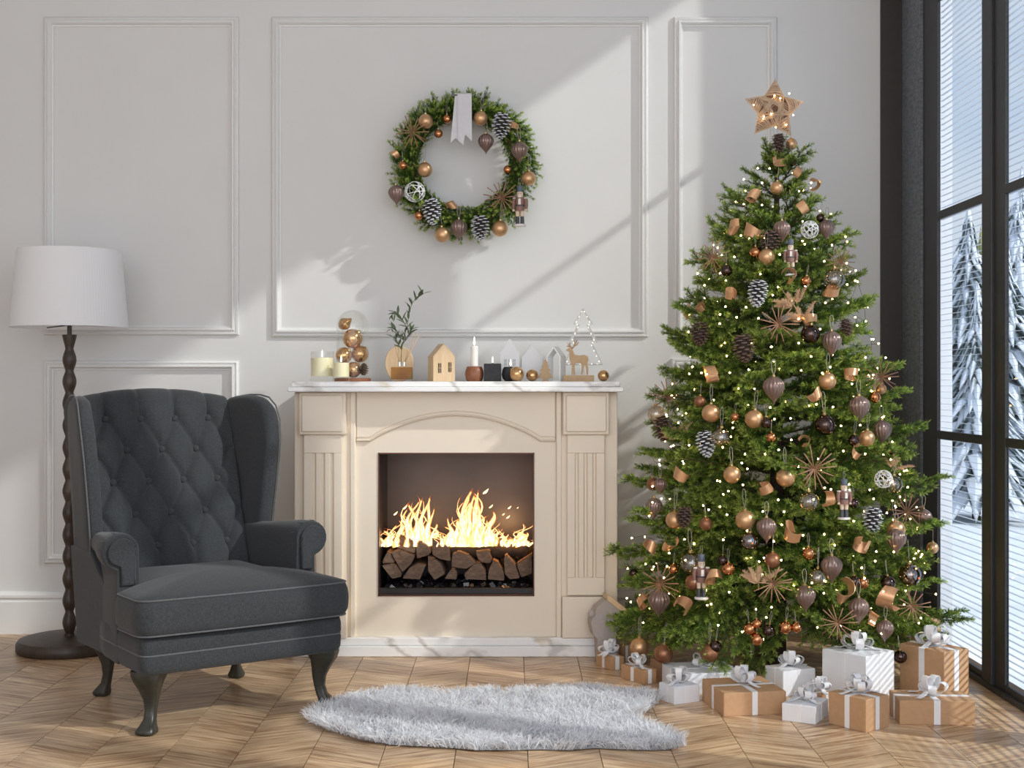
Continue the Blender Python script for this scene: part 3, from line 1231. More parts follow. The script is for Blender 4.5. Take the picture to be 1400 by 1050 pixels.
# firebox
MATS['soot'] = plain('dark_steel_lining', (86, 74, 68), 0.35, 0.0, var=0.25, nscale=2.5)
MATS['soot_dark'] = plain('black_steel', (40, 36, 34), 0.38, 0.2, var=0.2)
yb = WY - 0.06
fpart('firebox_back', MB().b2(ox0 - 0.01, ox1 + 0.01, yb, yb + 0.02, oz0 - 0.01, oz1 + 0.01), MATS['soot'], bev=0)
for a, b in ((ox0 - 0.012, ox0 - 0.001), (ox1 + 0.001, ox1 + 0.012)):
    fpart('firebox_side', MB().b2(a, b, FY + 0.041, yb, oz0 - 0.01, oz1 + 0.01), MATS['soot_dark'], bev=0)
fpart('firebox_roof', MB().b2(ox0, ox1, FY + 0.041, yb, oz1 + 0.001, oz1 + 0.012), MATS['soot_dark'], bev=0)
fpart('firebox_floor', MB().b2(ox0, ox1, FY + 0.041, yb, oz0 - 0.012, oz0 - 0.001), MATS['soot_dark'], bev=0)
mb = MB()
for (a, b, c, d) in ((517, 730.5, 619, 620.6), (517, 730.5, 813, 815), (517, 518.5, 619, 815), (729, 730.5, 619, 815)):
    mb.b2(fx(a), fx(b), FY - 0.004, FY + 0.012, fz(d), fz(c))
fpart('opening_frame', mb, plain('bronze_edge', (92, 62, 50), 0.35, 0.7), bev=0)
fpart('fender', MB().b2(ox0, ox1, FY + 0.03, FY + 0.05, oz0, fz(805.5)), MATS['soot_dark'], bev=0.003)

# logs
def log_end_mat():
    M = Mat('split_firewood', srgb(150, 120, 96), 0.85)
    v = M.noise(M.coord('Object', (9, 3, 40)), 3, 5, 0.6, 0.5)
    r = M.ramp(v, (0.3, srgb(92, 72, 60)), (0.7, srgb(140, 114, 94)))
    M.l(r.outputs[0], M.b.inputs['Base Color'])
    M.bump(v, 0.3, 0.004)
    return M.m


MATS['log'] = log_end_mat()
MATS['log_bark'] = plain('firewood_bark', (118, 84, 56), 0.9, var=0.35, nscale=40, bump=0.5)
LOGS = [
    ([(195, 545), (255, 515), (385, 570), (370, 650), (300, 630), (230, 600)], 0.04, 'split log at the top of the pile below the curling flame'),
    ([(384, 560), (415, 562), (460, 585), (495, 640), (470, 660), (385, 690), (378, 620)], 0.03, 'quarter log with glowing bark edge right of the topmost log'),
    ([(500, 540), (560, 555), (630, 610), (642, 710), (560, 695), (500, 660)], 0.05, 'large split log in the upper middle of the pile'),
    ([(190, 645), (250, 622), (372, 665), (340, 730), (275, 792), (222, 702)], 0.02, 'wedge-shaped log directly under the topmost log'),
    ([(158, 640), (188, 655), (220, 715), (122, 726), (130, 690)], 0.03, 'small log end against the side wall of the firebox'),
    ([(120, 736), (200, 724), (240, 745), (272, 792), (268, 822), (200, 838)], 0.0, 'pale greenish log at the lowest outer corner of the pile'),
    ([(275, 835), (330, 755), (380, 727), (455, 731), (410, 844)], 0.01, 'low dark log beside the pale greenish one'),
    ([(470, 672), (520, 690), (570, 730), (600, 800), (520, 848), (470, 780)], 0.0, 'tall reddish log standing on edge in the bottom row'),
    ([(652, 650), (700, 640), (780, 670), (830, 720), (760, 765), (645, 750)], 0.02, 'broad half log with bright bark rim in the middle'),
    ([(595, 838), (640, 770), (665, 760), (692, 785), (686, 842)], 0.0, 'smallest log end in the middle of the bottom row'),
    ([(740, 808), (800, 742), (860, 716), (905, 770), (912, 848), (760, 842)], 0.01, 'wide log in the bottom row right of the smallest end'),
    ([(830, 640), (930, 632), (955, 700), (940, 725), (880, 720), (845, 690)], 0.05, 'square log end with orange-lit top edge'),
    ([(920, 842), (930, 770), (965, 700), (1010, 730), (1045, 790), (1048, 852)], 0.0, 'pointed log below the square log end'),
    ([(1045, 680), (1065, 660), (1130, 730), (1165, 832), (1090, 842), (1050, 800)], 0.0, 'slim upright log in the bottom row'),
    ([(1140, 735), (1255, 655), (1258, 800), (1172, 832)], 0.03, 'rightmost log lit along its slanted top edge'),
]
YL = 5.80
for k, (poly, back, lab) in enumerate(LOGS):
    pts = [P(500 + x / 5.525, 640 + y / 5.525, YL) for x, y in poly]
    c = sum(pts, Vector()) / len(pts)
    rl = random.Random(k)
    lo = thing('firewood_log', lab, 'log', (c.x, YL + back * 0.5, c.z), (0, 0, rl.uniform(-0.06, 0.06)), 'split logs in the firebox')
    q = round_poly([(p.x - c.x, p.z - c.z) for p in pts], 0.006, 2)
    mb = MB()
    L = 0.21
    rs = []
    for (y, s_) in [(0.0, 0.0), (0.0, 0.6), (0.0, 0.97), (0.003, 1.0), (L * 0.5, 1.0), (L, 0.98)]:
        rs.append([(p.x * max(s_, 0.01), y + (rl.uniform(-0.002, 0.002) if 0 < s_ < 0.9 else 0), p.y * max(s_, 0.01)) for p in q])
    mb.rings(rs)
    mb.build('heartwood', MATS['log'], lo, 40)
    # bark strip over the top-right edge
    top = sorted(range(len(q)), key=lambda i: -(q[i].y + 0.25 * q[i].x))[:max(4, len(q) // 4)]
    top.sort()
    seq = [q[i] for i in top]
    seq = sorted(seq, key=lambda p: p.x)
    mb = MB()
    rs = []
    for p in seq:
        nrm = Vector((p.x, p.y)).normalized()
        rs.append([(p.x, 0.002, p.y - 0.001), (p.x, L, p.y - 0.001), (p.x + nrm.x * 0.005, L, p.y + nrm.y * 0.005), (p.x + nrm.x * 0.005, 0.002, p.y + nrm.y * 0.005)])
    mb.rings(rs)
    mb.build('bark', MATS['log_bark'], lo, 0)
# long log lying across behind
p0, p1 = P(616, 750, 5.90), P(727, 752, 5.90)
lo = thing('firewood_log', 'long dark log lying crosswise behind the others under the flames', 'log', (p0.x, 5.91, p0.z), (0, 0, 0), 'split logs in the firebox')
mb = MB()
rl = random.Random(5)
rs = []
LL = p1.x - p0.x - 0.02
for i in range(9):
    r = 0.042 + rl.uniform(-0.004, 0.004)
    rs.append([(LL * i / 8, r * math.cos(a) * rl.uniform(0.94, 1.06), r * math.sin(a) * rl.uniform(0.94, 1.06) + 0.002) for a in [2 * PI * j / 14 for j in range(14)]])
mb.rings(rs)
mb.build('bark', plain('charred_bark', (58, 46, 38), 0.9, var=0.35, nscale=40, bump=0.6), lo, 40)
for xx in (0, LL):
    MB().tube([(xx - 0.001, 0, 0), (xx + 0.001, 0, 0)], 0.036, 14).build('heartwood', MATS['log'], lo, 0)

# coal bed
mb = MB()
rl = random.Random(11)
for k in range(420):
    x = rl.uniform(ox0 + 0.02, ox1 - 0.02)
    y = rl.uniform(FY + 0.07, WY - 0.1)
    s_ = rl.uniform(0.008, 0.019)
    z = oz0 + s_ * 0.6 + rl.uniform(0, 0.022)
    M3 = Euler((rl.random() * 6, rl.random() * 6, rl.random() * 6)).to_matrix()
    mb.box((x, y, z), (s_ * 1.5, s_ * 1.2, s_), M3)
M = Mat('glittering_coal', srgb(30, 26, 30), 0.28)
M.b.inputs['Coat Weight'].default_value = 0.5
coal = mb.build('coal_bed', M.m, None, 0)
coal['kind'] = 'stuff'
tag(coal, 'bed of black glittering coals under the burning logs', 'coals')


# fire: tongues of flame, each an outer orange sheath around a hotter core
def flame_mat(name, stops, strength, a0, a1):
    M = Mat(name)
    M.nt.nodes.remove(M.b)
    at = M.n('Attribute', attribute_name='tint')
    r = M.ramp(at.outputs['Fac'], *stops)
    em = M.n('Emission')
    em.inputs[1].default_value = strength
    M.l(r.outputs[0], em.inputs[0])
    tr = M.n('BsdfTransparent')
    v = M.noise(M.coord('Object', (40, 40, 14)), 1.0, 3, 0.6, 1.2)
    al = M.ramp(v, (0.35, (a0,) * 3 + (1,)), (0.62, (a1,) * 3 + (1,)))
    fade = M.ramp(at.outputs['Fac'], (0.0, (1, 1, 1, 1)), (0.72, (0.9, 0.9, 0.9, 1)), (1.0, (0.25, 0.25, 0.25, 1)))
    ml = M.n('Math', operation='MULTIPLY')
    M.l(al.outputs[0], ml.inputs[0])
    M.l(fade.outputs[0], ml.inputs[1])
    mxs = M.n('MixShader')
    M.l(ml.outputs[0], mxs.inputs[0])
    M.l(tr.outputs[0], mxs.inputs[1])
    M.l(em.outputs[0], mxs.inputs[2])
    M.l(mxs.outputs[0], M.out.inputs[0])
    return M.m


MATS['flame_out'] = flame_mat('flame_sheath', [(0.0, (1.0, 0.50, 0.12, 1)), (0.5, (1.0, 0.36, 0.08, 1)), (1.0, (0.8, 0.12, 0.03, 1))], 1.5, 0.05, 0.75)
MATS['flame_core'] = flame_mat('flame_core', [(0.0, (1.0, 0.84, 0.55, 1)), (0.55, (1.0, 0.74, 0.36, 1)), (1.0, (1.0, 0.38, 0.08, 1))], 4.4, 0.25, 1.0)
fire = thing('log_fire', 'bright orange and yellow fire burning on the logs', 'fire', ((ox0 + ox1) / 2, 5.86, fz(745, 5.86)))
FO = Vector(fire.location)
ENV = [(135, 450), (160, 420), (190, 385), (240, 385), (285, 290), (330, 235), (400, 205), (460, 200), (490, 365), (530, 430), (580, 480), (625, 420), (660, 350), (700, 290), (745, 150), (790, 165),
       (835, 150), (860, 290), (900, 330), (935, 315), (965, 420), (1000, 430), (1045, 468), (1090, 520), (1120, 505), (1160, 418), (1195, 430), (1215, 480), (1250, 510)]


def env(x):
    for (a, b), (c, d) in zip(ENV[:-1], ENV[1:]):
        if a <= x <= c:
            return b + (d - b) * (x - a) / (c - a)
    return 540


TONG = []
rl = random.Random(21)
x = 135.0
while x < 1255:
    TONG.append((x + rl.uniform(-8, 8), rl.uniform(0.55, 1.0) if rl.random() < 0.75 else 0.35))
    x += rl.uniform(9, 17)
for (x, f) in [(330, 1.0), (400, 0.98), (455, 1.0), (745, 1.0), (790, 0.97), (835, 1.0), (935, 1.0), (1160, 1.0), (240, 1.0), (700, 0.95)]:
    TONG.append((x, f))
for k in range(60):
    TONG.append((rl.uniform(140, 1250), -rl.uniform(0.4, 1.06)))
for ti, (x, f) in enumerate(TONG):
    thin = f < 0
    f = abs(f)
    top = 575 - (575 - env(x)) * f
    zz = lambda yy: P(0, 640 + yy / 5.525, 5.86).z
    hgt = zz(top) - zz(585)
    if hgt < 0.012:
        continue
    yd = rl.uniform(-0.05, 0.06)
    base = Vector((P(500 + x / 5.525, 640, 5.86).x, 5.86 + yd, zz(585))) - FO
    n_ = 14
    ph, fr, am = rl.uniform(0, 6), rl.uniform(3.5, 6.5), rl.uniform(0.010, 0.024) * min(1.3, 0.5 + hgt / 0.1)
    lean = rl.uniform(-0.25, 0.45) * (0.4 if 700 < x < 860 else 1)
    path, rad = [], []
    r0 = rl.uniform(0.006, 0.0125) * min(1.5, 0.6 + hgt / 0.09)
    if 690 < x < 870 or 880 < x < 945:
        r0 *= 1.55
    if thin:
        r0 *= 0.38
        am *= 1.6
        fr *= 1.3
    for k in range(n_):
        t = k / (n_ - 1)
        path.append(base + Vector((am * t * math.sin(ph + fr * t) + lean * hgt * t * t * 0.35, 0.5 * am * t * math.cos(ph + 4 * t), hgt * t)))
        rad.append(r0 * (0.75 + 0.5 * math.sin(PI * min(1, t * 1.6 + 0.15))) * (1 - t) ** 0.55 * (1 + 0.35 * math.sin(ph * 2 + 11 * t)) + 0.0003)
    tt = [k / (n_ - 1) for k in range(n_)]
    fo = MB().tube(path, rad, 10, sx=1.0, sy=0.6, up=(0, 1, 0), a=tt).build('flame', MATS['flame_out'], fire, 180)
    MB().tube([p for p in path[:-1]], [r * 0.62 for r in rad[:-1]], 8, sx=1.0, sy=0.6, up=(0, 1, 0), a=tt[:-1]).build('flame_core', MATS['flame_core'], fo, 180)
for (x, y, s_) in [(1085, 300, 0.006), (1148, 300, 0.003), (1040, 350, 0.004), (1075, 372, 0.006), (945, 292, 0.007), (225, 345, 0.007), (295, 300, 0.008), (905, 180, 0.010)]:
    q = P(500 + x / 5.525, 640 + y / 5.525, 5.86) - FO
    MB().tube([q + Vector((-s_ * 1.2, 0, -s_ * 0.8)), q + Vector((-s_ * .3, 0, -s_ * .3)), q + Vector((s_ * .4, 0, s_ * .3)), q + Vector((s_ * 1.4, 0, s_ * 1.5))], [s_ * 0.1, s_ * 0.5, s_ * 0.42, s_ * 0.05], 8,
              a=[0.5, 0.4, 0.5, 0.8]).build('flame', MATS['flame_core'], fire, 180)
# the fire's own light
for xx, e in ((-0.16, 2.6), (0.06, 4.0), (0.22, 2.0)):
    d = bpy.data.lights.new('fire_glow', 'POINT')
    d.energy = e
    d.color = (1.0, 0.50, 0.18)
    d.shadow_soft_size = 0.05
    o = bpy.data.objects.new('fire_glow', d)
    o.location = (FO.x + xx, 5.86, FO.z + 0.05)
    COL.objects.link(o)
# ------------------------------------------------------------------ things on the mantel shelf
MZ = 1.1812
MATS['clear'] = glass_mat('clear_glass', (252, 252, 251), 0.015, 0.01, 0.55, 2.0)
MATS['wax'] = plain('cream_wax', (254, 246, 206), 0.5, var=0.01, Subsurface_Weight=0.0)
MATS['white_wax'] = plain('white_wax', (238, 236, 230), 0.45, var=0.01)
MATS['black_wax'] = plain('black_wax', (44, 44, 46), 0.75, var=0.2, nscale=60, bump=0.3)
MATS['wick'] = plain('burnt_wick', (60, 45, 35), 0.9)
MATS['candle_flame'] = emit_mat('candle_flame', (255, 232, 190), 9.0)
MATS['ply'] = wood_mat('light_plywood', (206, 176, 138), (222, 194, 156), 1.5, (6, 6, 1.2), 0.55, 0.04)
MATS['mdf'] = wood_mat('tan_cut_board', (188, 154, 114), (200, 168, 128), 2, (3, 3, 3), 0.6, 0.03)
MATS['redwood'] = wood_mat('reddish_turned_wood', (122, 74, 50), (154, 98, 68), 2, (14, 14, 1.5), 0.45, 0.06)
MATS['white_paint'] = plain('white_matt_paint', (242, 242, 242), 0.55, var=0.01)
MATS['chrome'] = plain('chrome', (225, 225, 225), 0.15, 1.0, var=0.02)
MATS['bronze_glass'] = plain('gold_mercury_glass', (212, 168, 118), 0.14, 0.85, var=0.30, nscale=70)
MATS['gold_cap'] = plain('pale_gold_cap', (205, 180, 130), 0.3, 1.0, var=0.05)


def mthing(name, label, cat, px, dy=0.0, rot=0.0, group=None):
    Y = 5.78 + dy
    return thing(name, label, cat, ((px - 700) * Y / F, Y, MZ), (0, 0, rot), group)


SM = 5.78 / F   # metres per pixel there


def flame_on(parent, z, s_=1.0, x=0.0):
    mb = MB()
    mb.lathe([(0.0004, 0), (0.0028 * s_, 0.004 * s_), (0.0042 * s_, 0.011 * s_), (0.0034 * s_, 0.020 * s_), (0.0016 * s_, 0.030 * s_), (0.0003, 0.038 * s_)], 12, (x, 0, z + 0.004))
    mb.build('flame', MATS['candle_flame'], parent, 180)
    MB().tube([(x, 0, z - 0.004), (x, 0, z + 0.008)], 0.0011, 6).build('wick', MATS['wick'], parent, 180)


for (px, w, top, wt, wb, dy, lab) in [(440.5, 33, 480, 489, 514, 0.0, 'larger cream candle in a clear glass tumbler on the mantel end'),
                                     (466.5, 23, 490, 496, 515, -0.07, 'smaller cream candle in a clear glass in front of the cloche')]:
    t = mthing('candle_jar', lab, 'candle', px, dy)
    r = w / 2 * SM
    h = (521 - top) * SM
    MB().lathe([(0.001, 0), (r * 0.96, 0), (r, 0.004), (r, h), (r - 0.002, h), (r - 0.0022, (521.5 - wb) * SM), (0.001, (521.5 - wb) * SM)], 32).build('glass', MATS['clear'], t, 40)
    zw = (521 - wt) * SM
    MB().lathe([(0.001, (521.2 - wb) * SM), (r - 0.003, (521.2 - wb) * SM), (r - 0.003, zw), (r - 0.006, zw + 0.001), (0.001, zw)], 32).build('wax', MATS['wax'], t, 40)
    flame_on(t, zw, 0.8)

# cloche and the ornaments inside
t = mthing('glass_cloche', 'clear glass bell cloche with gold ornaments inside', 'cloche', 482, 0.10)
SM2 = 5.88 / F
r = 22.5 * SM2
h = 98 * SM2
prof = [(r * 1.0, 0.016)]
for k in range(12):
    a = PI / 2 * k / 11
    prof.append((max(0.001, r * math.cos(a)), h - r + r * math.sin(a)))
mb = MB()
mb.lathe(prof + [(0.001, h - 0.002)] + [(max(0.001, (r - 0.002) * math.cos(PI / 2 * (11 - k) / 11)), h - r + (r - 0.002) * math.sin(PI / 2 * (11 - k) / 11)) for k in range(12)] + [(r - 0.002, 0.016)], 40, caps=False)
mb.build('glass_dome', MATS['clear'], t, 60)
MB().lathe([(0.001, 0), (r * 1.1, 0), (r * 1.12, 0.006), (r * 1.1, 0.013), (r * 1.04, 0.016), (0.001, 0.016)], 40).build('base', MATS['redwood'], t, 40)


def ball_mesh(name, mat, r, seg=28):
    return MB().sphere((0, 0, 0), r, seg, seg // 2 + 2).mesh(name, mat, 180)


def cap_mesh(r, mat):
    mb = MB()
    h = r * 0.32
    mb.lathe([(r * 0.18, r * 0.93), (r * 0.2, r * 0.96), (r * 0.2, r * 1.15), (r * 0.14, r * 1.19), (0.0005, r * 1.19)], 10)
    ring = [(r * 0.10 * math.cos(a), 0, r * 1.27 + r * 0.10 * math.sin(a)) for a in [2 * PI * k / 10 for k in range(10)]]
    mb.tube(ring, r * 0.02, 5, True)
    return mb.mesh('cap', mat, 40)


unit_ball = {}


def bauble(name, label, cat, loc, r, mat, group, rot=(0, 0, 0), loop=0.0):
    """ball ornament: ball, cap, hanging loop"""
    t = thing(name, label, cat, loc, rot, group, r)
    key = mat.name
    if key not in unit_ball:
        unit_ball[key] = ball_mesh('ball', mat, 1.0)
    if 'cap' not in unit_ball:
        unit_ball['cap'] = cap_mesh(1.0, MATS['gold_cap'])
    obj('ball', unit_ball[key], t)
    obj('cap', unit_ball['cap'], t)
    if loop:
        key = 'loop%.1f' % loop
        if key not in unit_ball:
            unit_ball[key] = loop_mesh(loop)
        obj('hanging_loop', unit_ball[key], t, loc=(0, 0, 1.3))
    return t


MATS['loop'] = plain('silver_cord', (168, 160, 146), 0.5, 0.3)


def loop_mesh(L):
    pts = []
    for k in range(13):
        a = PI * k / 12
        pts.append((0.28 * math.sin(2 * PI * k / 12) * (0.5 + 0.5 * (1 - math.cos(2 * PI * k / 12)) / 2) * 0.8, 0, L * (1 - math.cos(2 * PI * k / 12)) / 2))
    return MB().tube(pts, 0.03, 5, True).mesh('hanging_loop', MATS['loop'], 180)


cx0, cy0 = t.location.x, t.location.y
for (px, py, rp, dy, lab) in [(482, 463, 13, 0.004, 'largest mottled gold bauble in the middle of the glass cloche'),
                              (470, 486, 11, -0.014, 'mottled gold bauble low in the cloche behind the smaller candle'),
                              (492, 484, 11.5, 0.018, 'mottled gold bauble under the largest one in the cloche'),
                              (483, 505.5, 10.5, -0.004, 'mottled gold bauble at the bottom of the cloche')]:
    p = P(px, py, 5.88 + dy)
    bauble('bauble', lab, 'bauble', p, rp * SM2 * 1.04, MATS['bronze_glass'], 'gold ornaments inside the cloche', (0.5, 0.8, 0))
p = P(471, 443, 5.88)
mb = MB()
mb.lathe([(0.001, -0.03), (0.016, -0.022), (0.027, -0.004), (0.025, 0.010), (0.013, 0.024), (0.006, 0.036), (0.001, 0.040)], 28, flute=lambda a, z: 0.10 * math.sin(7 * a + 60 * z))
o = mb.build('twisted_ornament', MATS['bronze_glass'], None, 60, loc=p, rot=(0.2, 0.9, 0.3))
tag(o, 'swirled gold ornament on top of the baubles in the cloche', 'ornament', 'gold ornaments inside the cloche')


# pine cone mesh builder
def cone_mb(h, r, n=58, tipw=1.0):
    mb = MB()
    mb.lathe([(0.001, -h / 2), (r * 0.45, -h * 0.42), (r * 0.6, -h * 0.1), (r * 0.5, h * 0.2), (r * 0.2, h * 0.45), (0.001, h * 0.48)], 10, a=[0.01] * 6)
    for i in range(n):
        f = (i + 0.5) / n
        z = -h * 0.47 + h * 0.96 * f
        a = i * 2.39996
        R = r * (math.sin(PI * (0.10 + 0.86 * f ** 0.85)) ** 0.75)
        ln = R * 0.62 + r * 0.12
        d = Vector((math.cos(a), math.sin(a), 0))
        sd = Vector((-d.y, d.x, 0))
        el = -0.15 + 0.75 * f
        dr = (d * math.cos(el) + Vector((0, 0, math.sin(el)))).normalized()
        up = dr.cross(sd)
        b = d * (R * 0.30) + Vector((0, 0, z))
        tip = b + dr * ln
        w = r * (0.30 - 0.12 * f)
        th = r * 0.07
        vs_ = [b - sd * w * 0.35, b + sd * w * 0.35, tip - dr * ln * 0.28 + sd * w, tip + sd * w * 0.45, tip - sd * w * 0.45, tip - dr * ln * 0.28 - sd * w]
        vs2 = [v + up * th for v in vs_]
        ti = [0.02, 0.02, 0.6, 1, 1, 0.6]
        mb.add(vs_ + vs2, [(0, 1, 2, 3, 4, 5), (11, 10, 9, 8, 7, 6)] + [(k, k + 6, (k + 1) % 6 + 6, (k + 1) % 6) for k in range(6)], ti + ti)
    return mb


def cone_mat(name, base, tip):
    M = Mat(name, srgb(*base), 0.7)
    at = M.n('Attribute', attribute_name='tint')
    v = M.noise(M.coord(), 90 if False else 3, 2)
    r = M.ramp(at.outputs['Fac'], (0.25, srgb(*base)), (0.75, srgb(*tip)))
    M.l(r.outputs[0], M.b.inputs['Base Color'])
    return M.m


MATS['cone_snow'] = cone_mat('frosted_cone', (44, 36, 34), (226, 228, 234))
MATS['cone_brown'] = cone_mat('brown_cone', (52, 38, 32), (118, 94, 80))
CONE_S = cone_mb(2.6, 1.0).mesh('scales', MATS['cone_snow'], 0)
CONE_B = cone_mb(2.3, 1.0).mesh('scales', MATS['cone_brown'], 0)
p = P(497, 505, 5.86)
t = thing('pine_cone', 'small brown pine cone at the foot of the cloche contents', 'pine cone', p, (0.3, 0.2, 0), 'gold ornaments inside the cloche', 0.022)
obj('scales', CONE_B, t)

# egg-shaped board behind the diffuser
Y = 5.90
t = mthing('serving_board', 'upright rounded light wooden board behind the reed diffuser', 'board', 546, 0.12)
pts = []
for k in range(40):
    a = 2 * PI * k / 40
    pts.append((0.064 * math.cos(a) * (1 + 0.06 * math.sin(a)), 0.078 + 0.081 * math.sin(a)))
pts = [(x, max(z, 0.0)) for x, z in pts]
MB().prism(pts, -0.009, 0.009, 'y').build('panel', MATS['ply'], t, 40, 0.003)

# reed diffuser
t = mthing('reed_diffuser', 'square amber glass reed diffuser with two chrome necks', 'diffuser', 549.5)
w = 31 * SM
h = 21 * SM
MATS['amber'] = glass_mat('amber_liquid', (226, 202, 134), 0.0, 0.02, 0.0)
MB().b2(-w / 2, w / 2, -0.03, 0.03, 0, h).build('bottle', MATS['clear'], t, 0, 0.004, 3)
MB().b2(-w / 2 + 0.004, w / 2 - 0.004, -0.026, 0.026, 0.008, h - 0.005).build('fragrance_oil', MATS['amber'], t, 0, 0.003)
for x in (-0.010, 0.010):
    MB().lathe([(0.001, h), (0.0075, h), (0.0075, h + 0.018), (0.005, h + 0.018), (0.001, h + 0.018)], 16, (x, 0, 0)).build('neck', MATS['chrome'], t, 40)
MATS['reed'] = wood_mat('rattan_reed', (196, 160, 124), (216, 184, 150), 3, (10, 10, 2), 0.7, 0)
for (x, dx, dz) in [(0.010, 0.040, 0.150), (0.010, 0.058, 0.148), (0.010, 0.074, 0.140), (0.010, 0.066, 0.122), (-0.010, -0.026, 0.098), (-0.010, -0.010, 0.110)]:
    MB().tube([(x, 0, h + 0.01), (x + dx * 0.92, 0.01, h + dz)], 0.0014, 6).build('reed', MATS['reed'], t, 180)

# olive sprig in the diffuser
MATS['olive_leaf'] = plain('olive_leaf', (88, 104, 74), 0.55, var=0.2, nscale=12)
MATS['olive_stem'] = plain('olive_stem', (96, 92, 66), 0.7)
t = mthing('olive_sprig', 'green olive sprig leaning out of the reed diffuser', 'sprig', 548)


def lp(px, py):
    return Vector(((px - 548) * SM, 0, (521.5 - py) * SM))


stems = [[(548, 500), (549, 480), (552, 462), (557, 445), (560, 425), (564, 414), (573, 404), (580, 401)],
         [(556, 448), (550, 436), (542, 427), (535, 431)], [(552, 465), (545, 457), (540, 448), (534, 450)], [(551, 470), (558, 458), (563, 450)], [(549, 478), (543, 468), (540, 462)]]
for s_ in stems:
    pth = [lp(*q) + Vector((0, random.uniform(-0.008, 0.008), 0)) for q in s_]
    MB().tube(pth, [0.0018 - 0.0011 * i / (len(pth) - 1) for i in range(len(pth))], 5).build('stem', MATS['olive_stem'], t, 180)


def leaf_mesh(L, wd):
    mb = MB()
    ct, lf, rt_ = [], [], []
    for k in range(7):
        f = k / 6
        ww = wd * math.sin(PI * f ** 0.8) ** 0.8
        ct.append((f * L, 0, -0.10 * L * f * f + 0.0))
        lf.append((f * L, ww, -0.10 * L * f * f + ww * 0.25))
        rt_.append((f * L, -ww, -0.10 * L * f * f + ww * 0.25))
    vs_ = lf + ct + rt_
    fs = []
    for k in range(6):
        fs += [(k, k + 1, k + 8, k + 7), (k + 7, k + 8, k + 15, k + 14)]
    mb.add(vs_, fs)
    low = [(v[0], v[1], v[2] - 0.0006) for v in vs_]
    mb.add(low, [tuple(reversed(f)) for f in fs])
    return mb.mesh('leaf', MATS['olive_leaf'], 180)


leafm = leaf_mesh(0.038, 0.0046)
rl = random.Random(4)
for s_ in stems:
    pth = [lp(*q) for q in s_]
    tot = len(pth) - 1
    nl = 34 if len(s_) > 5 else 15
    for k in range(nl):
        f = (k + 0.6) / nl * tot
        if len(s_) > 5 and f < 2.0:
            continue
        i = min(int(f), tot - 1)
        q = pth[i].lerp(pth[i + 1], f - i)
        d = (pth[i + 1] - pth[i]).normalized()
        ax = Vector((rl.uniform(-1, 1), rl.uniform(-1, 1), rl.uniform(-0.3, 0.6)))
        dr = (d * 0.75 + ax.normalized() * 0.8).normalized()
        o = obj('leaf', leafm, t, loc=q, scale=rl.uniform(0.75, 1.25))
        o.rotation_euler = (dr.to_track_quat('X', 'Z') @ Euler((rl.uniform(-1, 1), 0, 0)).to_quaternion()).to_euler()

# plywood house
t = mthing('wooden_house', 'light plywood toy house with two small windows', 'house', 603.5, -0.02, math.radians(19))
w, d, he, hr = 0.098, 0.085, 0.105, 0.162


def house_parts(t, w, d, he, hr, m_wall, m_roof, wins, mw, rt_=0.006):
    out = [(-w / 2, 0), (w / 2, 0), (w / 2, he), (0, hr), (-w / 2, he)]
    MB().prism(out, -d / 2, d / 2, 'y').build('body', m_wall, t, 0, 0.001)
    for sx in (-1, 1):
        L = Vector((w / 2, 0, hr - he))
        nrm = Vector((sx * (hr - he), 0, w / 2)).normalized() * rt_
        a, b = Vector((0, 0, hr)), Vector((sx * w / 2, 0, he))
        q = [a, b, b + nrm, a + nrm * 1.0]
        vs_ = [Vector((v.x, -d / 2 - 0.001, v.z)) for v in q] + [Vector((v.x, d / 2 + 0.001, v.z)) for v in q]
        MB().add(vs_, [(0, 1, 2, 3), (7, 6, 5, 4), (0, 4, 5, 1), (1, 5, 6, 2), (2, 6, 7, 3), (3, 7, 4, 0)]).build('roof', m_roof, t, 0)
    for (x, z, ww, hh) in wins:
        MB().b2(x - ww / 2, x + ww / 2, -d / 2 - 0.0015, -d / 2 + 0.001, z - hh / 2, z + hh / 2).build('window', mw, t, 0)
        MB().b2(x - 0.0008, x + 0.0008, -d / 2 - 0.003, -d / 2 - 0.001, z - hh / 2, z + hh / 2).build('muntin', m_wall, t, 0)
        MB().b2(x - ww / 2, x + ww / 2, -d / 2 - 0.003, -d / 2 - 0.001, z - 0.0008, z + 0.0008).build('muntin', m_wall, t, 0)


MATS['hole'] = plain('dark_window_opening', (96, 78, 60), 0.9)
house_parts(t, w, d, he, hr, MATS['ply'], MATS['ply'], [(-0.020, 0.058, 0.014, 0.042), (0.026, 0.062, 0.014, 0.042)], MATS['hole'], 0.003)

# taper candle in a turned holder
t = mthing('candle_holder', 'round reddish-brown turned wooden candle holder', 'candle holder', 648.5)
MB().lathe([(0.001, 0), (0.032, 0), (0.037, 0.008), (0.041, 0.030), (0.039, 0.048), (0.033, 0.064), (0.030, 0.066), (0.012, 0.066), (0.001, 0.066)], 32).build('body', MATS['redwood'], t, 50)
t = mthing('taper_candle', 'lit white taper candle standing in the turned wooden holder', 'candle', 648.5)
MB().lathe([(0.001, 0.064), (0.0165, 0.064), (0.0165, 0.152), (0.012, 0.156), (0.001, 0.155)], 24).build('wax', MATS['white_wax'], t, 40)
flame_on(t, 0.154, 1.0)
t = mthing('pillar_candle', 'square black candle with small flame beside the wooden holder', 'candle', 673.5)
MB().b2(-0.038, 0.038, -0.038, 0.038, 0, 0.078).build('wax', MATS['black_wax'], t, 0, 0.003, 3)
flame_on(t, 0.078, 0.7)
t = mthing('pillar_candle', 'round black candle half hidden behind a gold bauble', 'candle', 698)
